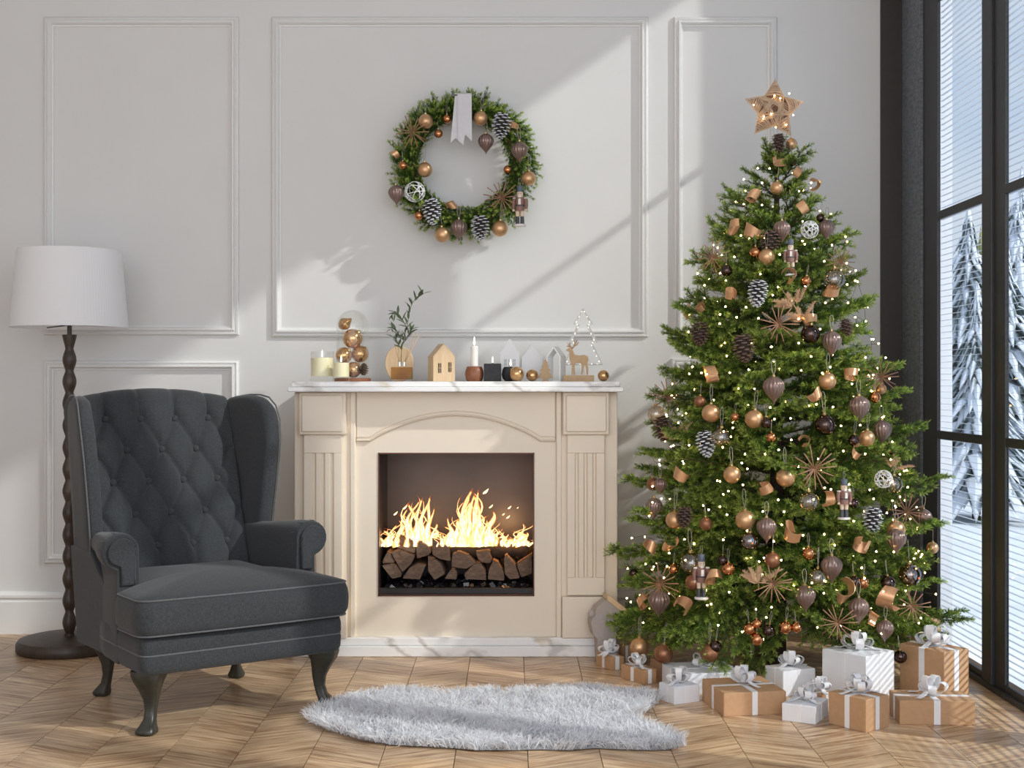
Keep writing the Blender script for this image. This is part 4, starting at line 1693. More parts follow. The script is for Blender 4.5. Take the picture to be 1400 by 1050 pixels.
MB().lathe([(0.001, 0), (0.022, 0), (0.034, 0.012), (0.039, 0.030), (0.036, 0.050), (0.028, 0.064), (0.001, 0.064)], 28).build('wax', MATS['black_wax'], t, 60)
flame_on(t, 0.064, 0.75)
for (px, py, rp, dy, lab) in [(706.5, 510.5, 10.2, -0.09, 'mottled gold bauble leaning on the round black candle'),
                              (727.5, 513, 8.3, -0.02, 'mottled gold bauble left of the small wooden fir'),
                              (825, 512, 7.8, -0.06, 'mottled gold bauble at the mantel end beside the deer')]:
    Y = 5.78 + dy
    r = rp * Y / F
    bauble('bauble', lab, 'bauble', ((px - 700) * Y / F, Y, MZ + r), r, MATS['bronze_glass'], 'gold baubles lying on the mantel', (0.5, -1.0, 0.3))

# white houses behind
t = mthing('paper_house', 'small solid white toy house behind the black candles', 'house', 697, 0.17, 0.0)
MATS['win_grey'] = plain('pale_window_recess', (196, 198, 202), 0.7)
house_parts(t, 0.086, 0.05, 0.125, 0.190, MATS['white_paint'], MATS['white_paint'], [(-0.02, 0.085, 0.012, 0.03), (0.0, 0.085, 0.012, 0.03), (0.02, 0.085, 0.012, 0.03)], MATS['win_grey'], 0.003)
t = mthing('paper_house', 'pale white toy house standing behind the small gold bauble', 'house', 727, 0.20, 0.05)
house_parts(t, 0.095, 0.05, 0.105, 0.165, MATS['white_paint'], MATS['white_paint'], [], MATS['win_grey'], 0.003)
t = mthing('house_frame', 'white open house-shaped frame beside the deer', 'frame', 760.5, 0.05, math.radians(-25))
out = [(-0.033, 0), (0.033, 0), (0.033, 0.112), (0, 0.155), (-0.033, 0.112)]
inn = [(-0.027, 0.006), (0.027, 0.006), (0.027, 0.109), (0, 0.145), (-0.027, 0.109)]
mb = MB()
rs = [[(x, y, z) for x, z in q] for q, y in ((out, -0.03), (out, 0.03), (inn, 0.03), (inn, -0.03), (out, -0.03))]
vs_ = [v for r_ in rs for v in r_]
fs = [(i * 5 + j, i * 5 + (j + 1) % 5, (i + 1) * 5 + (j + 1) % 5, (i + 1) * 5 + j) for i in range(4) for j in range(5)]
mb.add(vs_, fs)
mb.build('frame_board', MATS['white_paint'], t, 0)

# small wooden fir
t = mthing('wooden_fir', 'small tan wooden fir tree cut-out', 'tree figure', 745.5)
half = [(0.0, 0.098), (0.012, 0.080), (0.008, 0.079), (0.018, 0.064), (0.012, 0.062), (0.025, 0.046), (0.017, 0.044), (0.034, 0.016), (0.012, 0.014), (0.010, 0.008), (0.016, 0.0)]
outl = half + [(-x, z) for x, z in reversed(half[1:])]
MB().prism(outl, -0.006, 0.006, 'y').build('cutout', MATS['mdf'], t, 0, 0.0008)

# deer on a base
t = mthing('deer_figure', 'tan wooden deer cut-out standing on a wooden block', 'deer figure', 791, -0.03)
SMD = 5.75 / F
MB().b2(-21 * SMD, 21 * SMD, -0.02, 0.02, 0, 8.5 * SMD).build('base', MATS['mdf'], t, 0, 0.001)


def dz(x, y):   # from the enlarged view (scale 5.83, origin 620,400)
    return ((620 + x / 5.833 - 791) * SMD, (521.5 - (400 + y / 5.833)) * SMD)


deer = [(898, 455), (925, 440), (945, 445), (955, 470), (965, 495), (1000, 503), (1045, 497), (1070, 508), (1078, 535), (1068, 560), (1075, 600), (1074, 655), (1060, 655), (1058, 610), (1048, 575), (1038, 600),
        (1036, 630), (1026, 655), (1016, 655), (1022, 620), (1024, 580), (1015, 562), (975, 562), (966, 585), (970, 655), (958, 655), (953, 610), (952, 655), (941, 655), (944, 580), (930, 545), (922, 510), (925, 475), (900, 464)]
MB().prism([dz(*q) for q in deer], -0.005, 0.005, 'y').build('body', MATS['mdf'], t, 0, 0.0006)
for pth in ([(942, 448), (936, 430), (915, 418), (908, 400)], [(936, 430), (918, 432), (903, 425)], [(948, 447), (962, 425), (968, 400), (960, 378)], [(962, 425), (985, 415), (998, 395)], [(967, 408), (982, 392), (980, 378)], [(925, 424), (928, 400)]):
    MB().tube([(dz(*q)[0], 0, dz(*q)[1]) for q in pth], [0.0022, 0.0018, 0.0014, 0.0008][:len(pth)], 6, sx=1.0, sy=1.6).build('antler', MATS['mdf'], t, 180)

# white light-up tree frame
t = mthing('lighted_tree_frame', 'white open fir-tree frame set with tiny lights behind the deer', 'tree figure', 797, 0.10)
SMT = 5.88 / F
cut = [(797, 423), (809, 444), (803, 444), (815, 469), (808, 469), (823, 498), (771, 498), (786, 469), (779, 469), (791, 444), (785, 444)]
mx_, my_ = 797, 466
pts = [((x - 797) * SMT, (521.8 - y) * SMT) for x, y in cut]
mb = MB()
mb.tube([(a, 0, b) for a, b in pts], 0.0066, 4, True, sx=0.9, sy=1.2, up=(0, 1, 0))
mb.build('frame_board', MATS['white_paint'], t, 0)
MB().b2(-0.007, 0.007, -0.007, 0.007, 0, 24 * SMT).build('post', MATS['white_paint'], t, 0)
MB().b2(-0.05, 0.05, -0.03, 0.03, 0, 0.008).build('base', MATS['white_paint'], t, 0, 0.002)
MATS['tiny_light'] = emit_mat('tiny_light', (255, 244, 220), 2.5)
tl = MB().sphere((0, 0, 0), 0.0020, 8, 6).mesh('light_bulb', MATS['tiny_light'], 180)
for i in range(len(pts)):
    a, b = pts[i], pts[(i + 1) % len(pts)]
    L = math.hypot(b[0] - a[0], b[1] - a[1])
    for k in range(max(1, int(L / 0.026))):
        f = (k + 0.5) / max(1, int(L / 0.026))
        obj('light_bulb', tl, t, loc=((a[0] + (b[0] - a[0]) * f) * 0.9, -0.009, a[1] + (b[1] - a[1]) * f))

# ------------------------------------------------------------------ fur rug
outline = [(412, 985), (440, 968), (480, 957), (520, 951), (560, 948), (600, 951), (640, 950), (700, 950), (740, 948), (780, 945), (820, 947), (850, 951), (880, 951), (905, 956), (903, 965), (885, 978), (868, 986), (886, 995), (915, 1006),
           (938, 1016), (944, 1024), (928, 1029), (900, 1030), (860, 1029), (820, 1027), (780, 1030), (740, 1029), (700, 1030), (650, 1030), (600, 1026), (560, 1024), (520, 1022), (485, 1014), (450, 1004), (425, 994)]
rp = [FL(x, y) for x, y in outline]
rc = sum(rp, Vector()) / len(rp)
rug = thing('fur_rug', 'white and pale grey long-haired sheepskin rug on the parquet', 'rug', (rc.x, rc.y, 0))
loc_o = [(p.x - rc.x, p.y - rc.y) for p in rp]
mb = MB()
rs = []
for (s_, z) in [(0.02, 0.001), (0.92, 0.001), (0.94, 0.004), (0.92, 0.012), (0.5, 0.016), (0.02, 0.018)]:
    rs.append([(x * s_, y * s_, z) for x, y in loc_o])
mb.rings(rs)
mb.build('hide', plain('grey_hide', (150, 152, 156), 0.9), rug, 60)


def in_poly(x, y, poly):
    c = False
    j = len(poly) - 1
    for i in range(len(poly)):
        if (poly[i][1] > y) != (poly[j][1] > y) and x < (poly[j][0] - poly[i][0]) * (y - poly[i][1]) / (poly[j][1] - poly[i][1]) + poly[i][0]:
            c = not c
        j = i
    return c


rg = np.random.default_rng(5)
xs = [p[0] for p in loc_o]
ys = [p[1] for p in loc_o]
clumps = []
while len(clumps) < 1050:
    x, y = rg.uniform(min(xs), max(xs)), rg.uniform(min(ys), max(ys))
    if in_poly(x, y, loc_o):
        clumps.append((x, y, rg.uniform(0, 2 * PI)))
V_, F_, T_ = [], [], []
for (cx_, cy_, ca) in clumps:
    swirl = ca
    lean = rg.uniform(0.35, 1.0)
    tone = rg.uniform(0.62, 1.0)
    dmean = np.array([math.cos(swirl) * lean, math.sin(swirl) * lean, 1.0])
    for k in range(46):
        bx_, by_ = cx_ + rg.normal(0, 0.020), cy_ + rg.normal(0, 0.020)
        if not in_poly(bx_ * 1.015, by_ * 1.015, loc_o):
            continue
        d = dmean + rg.normal(0, 0.30, 3)
        d /= np.linalg.norm(d)
        L = rg.uniform(0.030, 0.056)
        side = np.cross(d, [rg.normal(), rg.normal(), 0.2])
        side /= np.linalg.norm(side) + 1e-9
        w = rg.uniform(0.0007, 0.0013)
        b = np.array([bx_, by_, 0.008])
        m_ = b + d * L * 0.55 + np.array([0, 0, 0.004])
        cl = np.array([dmean[0], dmean[1], 0.0]) * 0.008
        e = b + d * L * 0.92 + cl + np.array([0, 0, -0.004])
        e[2] = max(e[2], 0.004)
        o = len(V_)
        V_ += [b - side * w, b + side * w, m_ + side * w, m_ - side * w, e]
        F_ += [(o, o + 1, o + 2), (o, o + 2, o + 3), (o + 3, o + 2, o + 4)]
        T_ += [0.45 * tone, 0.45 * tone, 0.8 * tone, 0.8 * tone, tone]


def fur_mat():
    M = Mat('sheepskin_fur', srgb(225, 228, 234), 0.65)
    at = M.n('Attribute', attribute_name='tint')
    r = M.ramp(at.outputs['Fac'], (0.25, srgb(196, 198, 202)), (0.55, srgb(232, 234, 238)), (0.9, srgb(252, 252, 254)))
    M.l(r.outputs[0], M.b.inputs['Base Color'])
    tl_ = M.n('BsdfTranslucent')
    M.l(r.outputs[0], tl_.inputs[0])
    ms = M.n('MixShader')
    ms.inputs[0].default_value = 0.3
    M.l(M.b.outputs[0], ms.inputs[1])
    M.l(tl_.outputs[0], ms.inputs[2])
    M.l(ms.outputs[0], M.out.inputs[0])
    return M.m


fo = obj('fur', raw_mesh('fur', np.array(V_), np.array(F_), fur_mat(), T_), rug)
fo['kind'] = 'stuff'

# ------------------------------------------------------------------ presents
MATS['kraft'] = plain('kraft_paper', (190, 150, 112), 0.65, var=0.05, nscale=60)
MATS['white_wrap'] = plain('white_wrapping_paper', (234, 236, 240), 0.55, var=0.02, nscale=20, bump=0.05)
MATS['satin'] = plain('white_satin_ribbon', (238, 238, 240), 0.35, var=0.01)


def bow_mesh(s_, n_loops, seed):
    rl = random.Random(seed)
    mb = MB()
    for k in range(n_loops):
        a = 2 * PI * k / n_loops + rl.uniform(-0.25, 0.25)
        L = s_ * rl.uniform(0.85, 1.15)
        el = rl.uniform(0.15, 0.55) if k % 3 else rl.uniform(0.9, 1.2)
        d = Vector((math.cos(a) * math.cos(el), math.sin(a) * math.cos(el), math.sin(el)))
        sd = Vector((-math.sin(a), math.cos(a), 0))
        up = d.cross(sd) * -1
        if up.z < 0:
            up = -up
        pth = []
        for i in range(15):
            t = i / 14
            ang = 2 * PI * t
            pth.append(d * (L * (1 - math.cos(ang)) / 2) + up * (-0.30 * L * math.sin(ang)) + Vector((0, 0, 0.004 + 0.25 * s_)))
        mb.ribbon(pth, sd * (0.52 * s_), 0.0012, lambda t: 0.42 + 0.58 * math.sin(PI * t) ** 0.6)
    mb.sphere((0, 0, 0.30 * s_), 0.19 * s_, 10, 6, (1, 1, 0.8))
    for a in (rl.uniform(0, 3), rl.uniform(3, 6)):
        d = Vector((math.cos(a), math.sin(a), 0))
        sd = Vector((-d.y, d.x, 0))
        pth = [d * (s_ * 1.5 * t) + Vector((0, 0, 0.28 * s_ * (1 - t) ** 1.0 + 0.05 * s_ * math.sin(6 * t) + 0.004)) for t in [i / 8 for i in range(9)]]
        mb.ribbon(pth, sd * (0.34 * s_), 0.0012)
    return mb.mesh('bow', MATS['satin'], 40)


def gift(label, near, left, right, top, mat, rw=0.020, ribbons='xy', bow=0.045, loops=8, seed=0, yaw=None, flap=True, depth=None):
    """near/left/right: floor corners read off the photograph; top: pixel row of the near top edge"""
    N, Lp = FL(*near), FL(*left)
    if yaw is not None:
        dl = Vector((math.cos(yaw), math.sin(yaw), 0))
        e1 = dl * (Lp - N).length
    else:
        e1 = Lp - N
    dl = e1.normalized()
    dr = Vector((dl.y, -dl.x, 0))
    if dr.x < 0:
        dr = -dr
    # length of the right-hand edge so that its end falls on the right corner's column
    k = (right - 700) / F
    den = dr.x - k * dr.y
    t_ = (k * N.y - N.x) / den
    t_ = max(0.03, min(0.5, t_))
    if depth:
        t_ = depth
    h = CAMH - (top - 525) * N.y / F
    a, b = e1.length, t_
    cen_ = N + e1 * 0.5 + dr * (t_ * 0.5)
    ang = math.atan2(dr.y, dr.x)
    t = thing('gift_box', label, 'gift', (cen_.x, cen_.y, 0), (0, 0, ang), 'presents under the tree')
    # local x along dr (length b), local y along -? dl (length a)
    MB().b2(-b / 2, b / 2, -a / 2, a / 2, 0, h).build('box', mat, t, 0, 0.002)
    e = 0.0011
    if 'x' in ribbons:      # band running over the top along x
        mb = MB()
        mb.b2(-b / 2 - e, b / 2 + e, -rw / 2, rw / 2, h, h + e)
        mb.b2(-b / 2 - e, -b / 2, -rw / 2, rw / 2, 0.001, h)
        mb.b2(b / 2, b / 2 + e, -rw / 2, rw / 2, 0.001, h)
        mb.build('ribbon', MATS['satin'], t, 0)
    if 'y' in ribbons:
        mb = MB()
        mb.b2(-rw / 2, rw / 2, -a / 2 - e, a / 2 + e, h, h + e * 1.3)
        mb.b2(-rw / 2, rw / 2, -a / 2 - e, -a / 2, 0.001, h)
        mb.b2(-rw / 2, rw / 2, a / 2, a / 2 + e, 0.001, h)
        mb.build('ribbon', MATS['satin'], t, 0)
    if flap:
        # folded paper end: two creased flaps on both ends
        for sx in (-1, 1):
            mb = MB()
            x0_, x1_ = sx * (b / 2 + 0.0002), sx * (b / 2 + 0.0014)
            mb.add([(x0_, -a / 2, 0.002), (x0_, -a / 2, h - 0.002), (x0_, -a * 0.10, h * 0.5), (x1_, -a / 2, 0.002), (x1_, -a / 2, h - 0.002), (x1_, -a * 0.10, h * 0.5)],
                   [(0, 1, 2), (5, 4, 3), (0, 3, 4, 1), (1, 4, 5, 2), (2, 5, 3, 0)])
            mb.build('paper_flap', mat, t, 0)
    if bow:
        obj('bow', bow_mesh(bow, loops, seed), t, loc=(0, 0, h), rot=(0, 0, seed * 0.7))
    return t


K, Wp = MATS['kraft'], MATS['white_wrap']
gift('small kraft present nearest to the fireplace plinth', (835, 917), (815, 909), 853, 899, K, 0.018, 'xy', 0.045, 6, 1)
gift('kraft present in front of the lowest gold bauble', (880, 936), (849, 927), 897, 917, K, 0.018, 'xy', 0.04, 5, 2)
gift('plain brown present in shadow behind the second kraft present', (905, 929), (889, 922), 921, 906, K, 0.018, '', 0, 5, 2)
gift('small white present touching the end of the fur rug', (922, 964), (901, 956), 956, 940, Wp, 0.016, 'xy', 0.046, 9, 3)
gift('flat white present with looped bow behind the rug end', (925, 951), (905, 934), 1013, 922, Wp, 0.018, 'x', 0.050, 5, 4)
gift('long flat kraft present lying in front of the trunk', (990, 980), (960, 958), 1074, 948, K, 0.020, 'xy', 0.052, 5, 5)
gift('medium white present with bow just right of the trunk', (1071, 953), (1046, 944), 1114, 918, Wp, 0.012, 'xy', 0.05, 7, 6)
gift('largest white present, a cube under the low branches', (1184, 964), (1124, 951), 1222, 898, Wp, 0.012, 'xy', 0.058, 8, 7)
gift('tall kraft present beside the window frame', (1291, 958), (1230, 943), 1324, 892, K, 0.026, 'xy', 0.062, 9, 8)
gift('small flat white present in the front row', (1115, 991), (1069, 985), 1132, 967, Wp, 0.014, 'xy', 0.046, 7, 9)
gift('tiny kraft present tucked behind the small flat white one', (1124, 972), (1106, 968), 1137, 949, K, 0.014, 'xy', 0.042, 7, 10)
gift('kraft cube with white bow at the very front', (1184, 1002), (1133, 989), 1215, 957, K, 0.020, 'xy', 0.050, 9, 11)
gift('flat kraft present in front of the tall one near the window', (1333, 992), (1230, 990.5), 1345, 959, K, 0.022, 'xy', 0.055, 6, 12, depth=0.16)
gift('dark brown box standing behind the trunk', (1045, 899), (1012, 896), 1052, 868, plain('dark_brown_paper', (112, 76, 54), 0.7), 0.014, 'x', 0, 5, 13)
gift('kraft present half hidden behind the lowest branches by the wall', (1258, 905), (1228, 899), 1286, 846, K, 0.02, 'x', 0.0, 5, 14)
gift('small kraft present pushed behind the grey felt house', (868, 908), (846, 902), 885, 886, K, 0.014, 'x', 0.0, 5, 15)

# grey house decoration standing by the fireplace corner
t = thing('felt_house', 'grey felt-fronted wooden house leaning by the fireplace corner', 'house', tuple(FL(838, 905)), (0, 0.0, math.radians(8)))
MATS['felt'] = plain('light_grey_felt', (178, 168, 162), 0.95, var=0.05, nscale=80, bump=0.2)
cH = FL(838, 905)


def hp(x, y):
    q = P(780 + x / 6.56, 800 + y / 6.56, cH.y)
    return (q.x - cH.x, q.z)


front = [hp(*q) for q in [(318, 128), (235, 190), (190, 270), (176, 340), (200, 440), (235, 478), (250, 690), (400, 690), (410, 400), (478, 270), (440, 190)]]
MB().prism(front, -0.01, 0.07, 'y').build('front', MATS['felt'], t, 0, 0.003)
roof = [hp(*q) for q in [(322, 84), (345, 92), (525, 232), (512, 250), (470, 250), (320, 128)]]
MB().prism(roof, -0.018, 0.075, 'y').build('roof', MATS['ply'], t, 0, 0.002)
MB().sphere((hp(180, 248)[0], -0.012, hp(180, 248)[1]), 0.016, 14, 8, (1, 0.6, 1)).build('knob', MATS['felt'], t, 180)
# ------------------------------------------------------------------ fir boughs
def needle_mat():
    M = Mat('fir_needles', srgb(60, 92, 44), 0.5)
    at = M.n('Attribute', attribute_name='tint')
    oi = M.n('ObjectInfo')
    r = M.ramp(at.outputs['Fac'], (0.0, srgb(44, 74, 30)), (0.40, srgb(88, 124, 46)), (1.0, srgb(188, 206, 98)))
    hs = M.n('HueSaturation')
    mr = M.n('MapRange')
    mr.inputs[3].default_value = 0.8
    mr.inputs[4].default_value = 1.2
    M.l(oi.outputs['Random'], mr.inputs[0])
    M.l(mr.outputs[0], hs.inputs['Value'])
    M.l(r.outputs[0], hs.inputs['Color'])
    M.l(hs.outputs[0], M.b.inputs['Base Color'])
    tl_ = M.n('BsdfTranslucent')
    M.l(hs.outputs[0], tl_.inputs[0])
    ms = M.n('MixShader')
    ms.inputs[0].default_value = 0.38
    M.l(M.b.outputs[0], ms.inputs[1])
    M.l(tl_.outputs[0], ms.inputs[2])
    M.l(ms.outputs[0], M.out.inputs[0])
    return M.m


MATS['needles'] = needle_mat()
MATS['twig'] = plain('fir_twig', (84, 70, 48), 0.8, var=0.2)


def needles_on(segs, rg, density, nl, nw, out):
    """segs: list of (a, b, tip0, tip1) twig segments; fills out V,F,T"""
    Vs, Fs, Ts = out
    for (a, b, t0, t1) in segs:
        a, b = np.array(a), np.array(b)
        d = b - a
        L = np.linalg.norm(d)
        if L < 1e-5:
            continue
        d = d / L
        n = max(2, int(L * density))
        ref = np.array([0, 0, 1.0]) if abs(d[2]) < 0.9 else np.array([1.0, 0, 0])
        u = np.cross(d, ref)
        u /= np.linalg.norm(u)
        v = np.cross(u, d)
        f = rg.random(n)
        ph = rg.random(n) * 2 * PI
        rad = np.cos(ph)[:, None] * u + np.sin(ph)[:, None] * v
        ang = rg.uniform(0.55, 1.0, n)
        dirs = d * np.cos(ang)[:, None] + rad * np.sin(ang)[:, None]
        ln = nl * rg.uniform(0.75, 1.15, n)
        base = a + d * (f * L)[:, None]
        tip = base + dirs * ln[:, None]
        tip[:, 2] += 0.0015
        side = np.cross(dirs, rad + 0.3 * rg.normal(size=(n, 3)))
        side /= (np.linalg.norm(side, axis=1)[:, None] + 1e-9)
        w = nw * rg.uniform(0.8, 1.2, n)
        m_ = base + (tip - base) * 0.55
        o = sum(len(x) for x in Vs)
        V4 = np.stack([base, m_ + side * w[:, None], tip, m_ - side * w[:, None]], axis=1).reshape(-1, 3)
        idx = o + np.arange(n)[:, None] * 4 + np.array([0, 1, 2, 3])
        Vs.append(V4)
        Fs.append(idx)
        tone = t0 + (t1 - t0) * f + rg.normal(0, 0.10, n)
        Ts.append(np.repeat(np.clip(tone, 0.02, 1), 4))


def bough(L, seed, fan=1.0, droop=0.12, dens=950):
    """a flat fir bough of length L along +x"""
    rl = random.Random(seed)
    rg = np.random.default_rng(seed)
    segs, tubes = [], []

    def twig(p, d, l, w0, dr, tip0, k=5):
        pts = [Vector(p)]
        d = Vector(d).normalized()
        for i in range(k):
            d = (d + Vector((rl.uniform(-0.06, 0.06), rl.uniform(-0.06, 0.06), -dr / k + rl.uniform(-0.04, 0.04)))).normalized()
            pts.append(pts[-1] + d * (l / k))
        tubes.append((pts, w0))
        for i in range(k):
            segs.append((pts[i], pts[i + 1], tip0 + (1 - tip0) * 0.75 * (i / k) ** 1.6, tip0 + (1 - tip0) * 0.75 * ((i + 1) / k) ** 1.6))
        return pts

    K = 10
    main = twig((0, 0, 0), (1, 0, 0.10), L, 0.0052 * (0.5 + L), droop, 0.12, K)
    step = 0.045
    x = 0.18 * L
    side = 1
    while x < L * 0.97:
        f = x / L
        i = min(int(f * K), K - 1)
        p = main[i].lerp(main[i + 1], f * K - i)
        ll = min(0.22, 0.52 * L) * (1.0 - 0.72 * f ** 1.3) * rl.uniform(0.8, 1.15) * (0.55 + 0.45 * min(1, f / 0.3))
        a = rl.uniform(0.75, 1.0) - 0.25 * f
        q = twig(p, (math.cos(a), side * math.sin(a) * fan, rl.uniform(-0.15, 0.28)), ll, 0.0022, 0.16, 0.25, 5)
        if ll > 0.07:
            for s2 in (-1, 1):
                for ff in ((0.35, 0.62) if ll > 0.12 else (0.5,)):
                    j = min(int(ff * 5), 4)
                    pp = q[j].lerp(q[j + 1], ff * 5 - j)
                    dd = (q[j + 1] - q[j]).normalized()
                    aa = s2 * rl.uniform(0.6, 0.85)
                    d2 = Vector((dd.x * math.cos(aa) - dd.y * math.sin(aa), dd.x * math.sin(aa) + dd.y * math.cos(aa), dd.z + rl.uniform(-0.1, 0.25)))
                    twig(pp, d2, ll * rl.uniform(0.34, 0.5), 0.0016, 0.1, 0.35, 3)
        side = -side
        x += step * rl.uniform(0.55, 0.8)
    out = ([], [], [])
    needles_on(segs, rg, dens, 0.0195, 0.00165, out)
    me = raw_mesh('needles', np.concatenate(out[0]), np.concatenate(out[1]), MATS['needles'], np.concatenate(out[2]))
    mb = MB()
    for pts, w0 in tubes:
        mb.tube(pts, [w0 * (1 - 0.75 * i / (len(pts) - 1)) for i in range(len(pts))], 5, caps=False)
    return me, mb.mesh('twigs', MATS['twig'], 180)


BOUGH = []
for i, L in enumerate([0.18, 0.18, 0.32, 0.32, 0.32, 0.50, 0.50, 0.50, 0.68, 0.68]):
    BOUGH.append((L,) + bough(L, 100 + i))


def put_bough(parent, a, b, roll=0.0, rl=random, name='branch'):
    """bough from a to b (in the parent's space)"""
    a, b = Vector(a), Vector(b)
    d = b - a
    L = d.length
    best = sorted(BOUGH, key=lambda q: abs(math.log(q[0] / L)))[:3]
    best = [q for q in best if q[0] == best[0][0]]
    q = rl.choice(best)
    s_ = L / q[0] * 1.02
    rot = (d.to_track_quat('X', 'Z') @ Euler((roll, 0, 0)).to_quaternion()).to_euler()
    o = obj(name, q[1], parent, loc=a, rot=rot, scale=(s_, max(0.8, min(1.25, s_)), max(0.8, min(1.25, s_))))
    obj('stem', q[2], o)
    return o


# ------------------------------------------------------------------ Christmas tree
TY = 5.50
TX = (1062 - 700) * TY / F
sT = F / TY
OUT = [(150, 2), (185, 12), (215, 30), (240, 48), (310, 92), (355, 116), (400, 126), (460, 150), (530, 168), (600, 184), (660, 204), (760, 222), (850, 236), (900, 238)]


def tree_r(z):
    y = 525 - (z - CAMH) * sT
    if y <= OUT[0][0]:
        return 0.005
    for (a, b), (c, d) in zip(OUT[:-1], OUT[1:]):
        if a <= y <= c:
            return (b + (d - b) * (y - a) / (c - a)) / sT
    return OUT[-1][1] / sT


tree = thing('christmas_tree', 'tall green fir Christmas tree trimmed in bronze and gold beside the window', 'tree', (TX, TY, 0))
MB().tube([(0, 0, 0.0), (0.005, 0, 0.5), (-0.004, 0, 1.2), (0, 0, 2.0), (0, 0, 2.16)], [0.040, 0.034, 0.024, 0.010, 0.004], 12).build('trunk', plain('dark_trunk_bark', (62, 48, 38), 0.9, var=0.3, nscale=25, bump=0.5), tree, 60)
rl = random.Random(77)


def local(px, py, Y):
    p = P(px, py, Y)
    return Vector((p.x - TX, p.y - TY, p.z))


# outline boughs whose tips are seen against the wall and window
TIPS = [(1014, 232), (1002, 262), (970, 308), (990, 288), (947, 352), (955, 384), (940, 405), (925, 430), (908, 463), (922, 490), (912, 520), (896, 550), (900, 600), (874, 620), (852, 658), (866, 700), (862, 735), (831, 757), (850, 800), (834, 852),
        (1104, 205), (1112, 235), (1126, 275), (1140, 300), (1168, 325), (1158, 350), (1178, 380), (1187, 412), (1182, 450), (1180, 482), (1224, 486), (1200, 520), (1240, 553), (1226, 575), (1256, 598), (1238, 630), (1296, 680), (1282, 718), (1288, 742), (1262, 770), (1325, 846), (1290, 866), (1255, 880)]
for (px, py) in TIPS:
    yd = rl.uniform(-0.22, 0.06)
    b = local(px, py, TY + yd)
    r = math.hypot(b.x, b.y)
    up = 0.55 if b.z > 1.75 else (0.30 if b.z > 1.2 else (0.12 if b.z > 0.6 else 0.02))
    a = Vector((b.x * 0.06, b.y * 0.06, max(0.22, b.z - r * up)))
    put_bough(tree, a, b, rl.uniform(-0.5, 0.5), rl)
# whorls all round
z = 0.30
ang = 0.0
while z < 2.08:
    r = tree_r(z)
    n_ = 8 if z < 0.9 else (7 if z < 1.6 else 6)
    if z > 1.9:
        n_ = 5
    for k in range(n_):
        th = ang + 2 * PI * (k + rl.uniform(-0.25, 0.25)) / n_
        up = 0.50 if z > 1.75 else (0.28 if z > 1.2 else (0.10 if z > 0.6 else -0.04))
        rr = r * rl.uniform(0.70, 0.94)
        bx_, by_ = rr * math.cos(th), rr * math.sin(th)
        by_ = min(by_, WY - 0.17 - TY)
        bx_ = min(bx_, RX - 0.05 - TX)
        zz_ = z + rr * up * 0.5 + rl.uniform(-0.03, 0.03)
        a = Vector((bx_ * 0.05, by_ * 0.05, max(0.2, z - rr * up * 0.5)))
        put_bough(tree, a, Vector((bx_, by_, zz_)), rl.uniform(-0.7, 0.7), rl)
    # short inner boughs give depth
    for k in range(3 if z < 1.8 else 1):
        th = rl.uniform(PI * 0.95, PI * 2.05)
        rr = r * rl.uniform(0.55, 0.75)
        put_bough(tree, Vector((0, 0, z)), Vector((rr * math.cos(th), rr * math.sin(th), z + rl.uniform(-0.05, 0.1))), rl.uniform(-0.9, 0.9), rl)
    ang += 0.9
    z += 0.105 if z < 1.5 else 0.085
for k in range(30):
    th = PI + PI * (k + rl.uniform(-0.3, 0.3)) / 24 - 0.45
    if abs(th - 1.5 * PI) < 0.42:
        continue
    rr = rl.uniform(0.42, 0.70)
    zt = rl.uniform(0.07, 0.20)
    bx_, by_ = min(rr * math.cos(th), RX - 0.1 - TX), min(rr * math.sin(th), 0.5)
    put_bough(tree, Vector((bx_ * 0.1, by_ * 0.1, rl.uniform(0.30, 0.42))), Vector((bx_, by_, zt)), rl.uniform(-0.8, 0.8), rl)
for k in range(6):
    th = k * 1.05
    put_bough(tree, Vector((0, 0, 2.02)), Vector((0.06 * math.cos(th), 0.06 * math.sin(th), 2.16 + 0.03 * (k % 2))), 0, rl)


def on_tree(px, py, depth=0.93, extra=0.0):
    """point on the tree's surface"""
    Y = TY - 0.3
    for _ in range(6):
        p = P(px, py, Y)
        dx = p.x - TX
        r = tree_r(p.z) * depth
        Y = TY - (math.sqrt(max(r * r - dx * dx, 0.0004))) - extra
    return P(px, py, Y)


# string of fairy lights: a coil of thin wire with tiny warm bulbs
MATS['fairy'] = emit_mat('warm_fairy_bulb', (255, 208, 138), 30)
MATS['wire'] = plain('dark_green_wire', (46, 44, 34), 0.6)
lights = thing('fairy_lights', 'string of tiny warm white fairy lights wound round the tree', 'string lights', (TX, TY, 0))
rl = random.Random(31)
pts = []
N_ = 480
th = 0.0
for k in range(N_):
    f = k / (N_ - 1)
    z = 2.16 - 1.96 * f ** 0.62 * 1.0 + rl.uniform(-0.05, 0.05)
    r = tree_r(z) * rl.choice([0.60, 0.74, 0.82, 0.86, 0.90]) + 0.004
    th += rl.uniform(0.08, 0.20) / max(r, 0.12) * 0.8
    if math.sin(th) > 0.15 and rl.random() < 0.75:
        th += 0.5
    x, y = r * math.cos(th), r * math.sin(th)
    y = min(y, WY - 0.05 - TY)
    pts.append(Vector((x, y, max(0.15, z))))
mb, mw = MB(), MB()
for p in pts:
    mb.sphere(p, 0.0037, 6, 4)
for i in range(len(pts) - 1):
    if (pts[i] - pts[i + 1]).length < 0.3:
        m_ = (pts[i] + pts[i + 1]) / 2 + Vector((0, 0, -0.012))
        mw.tube([pts[i], m_, pts[i + 1]], 0.0009, 3, caps=False)
o = mb.build('bulbs', MATS['fairy'], lights, 180)
o['kind'] = 'stuff'
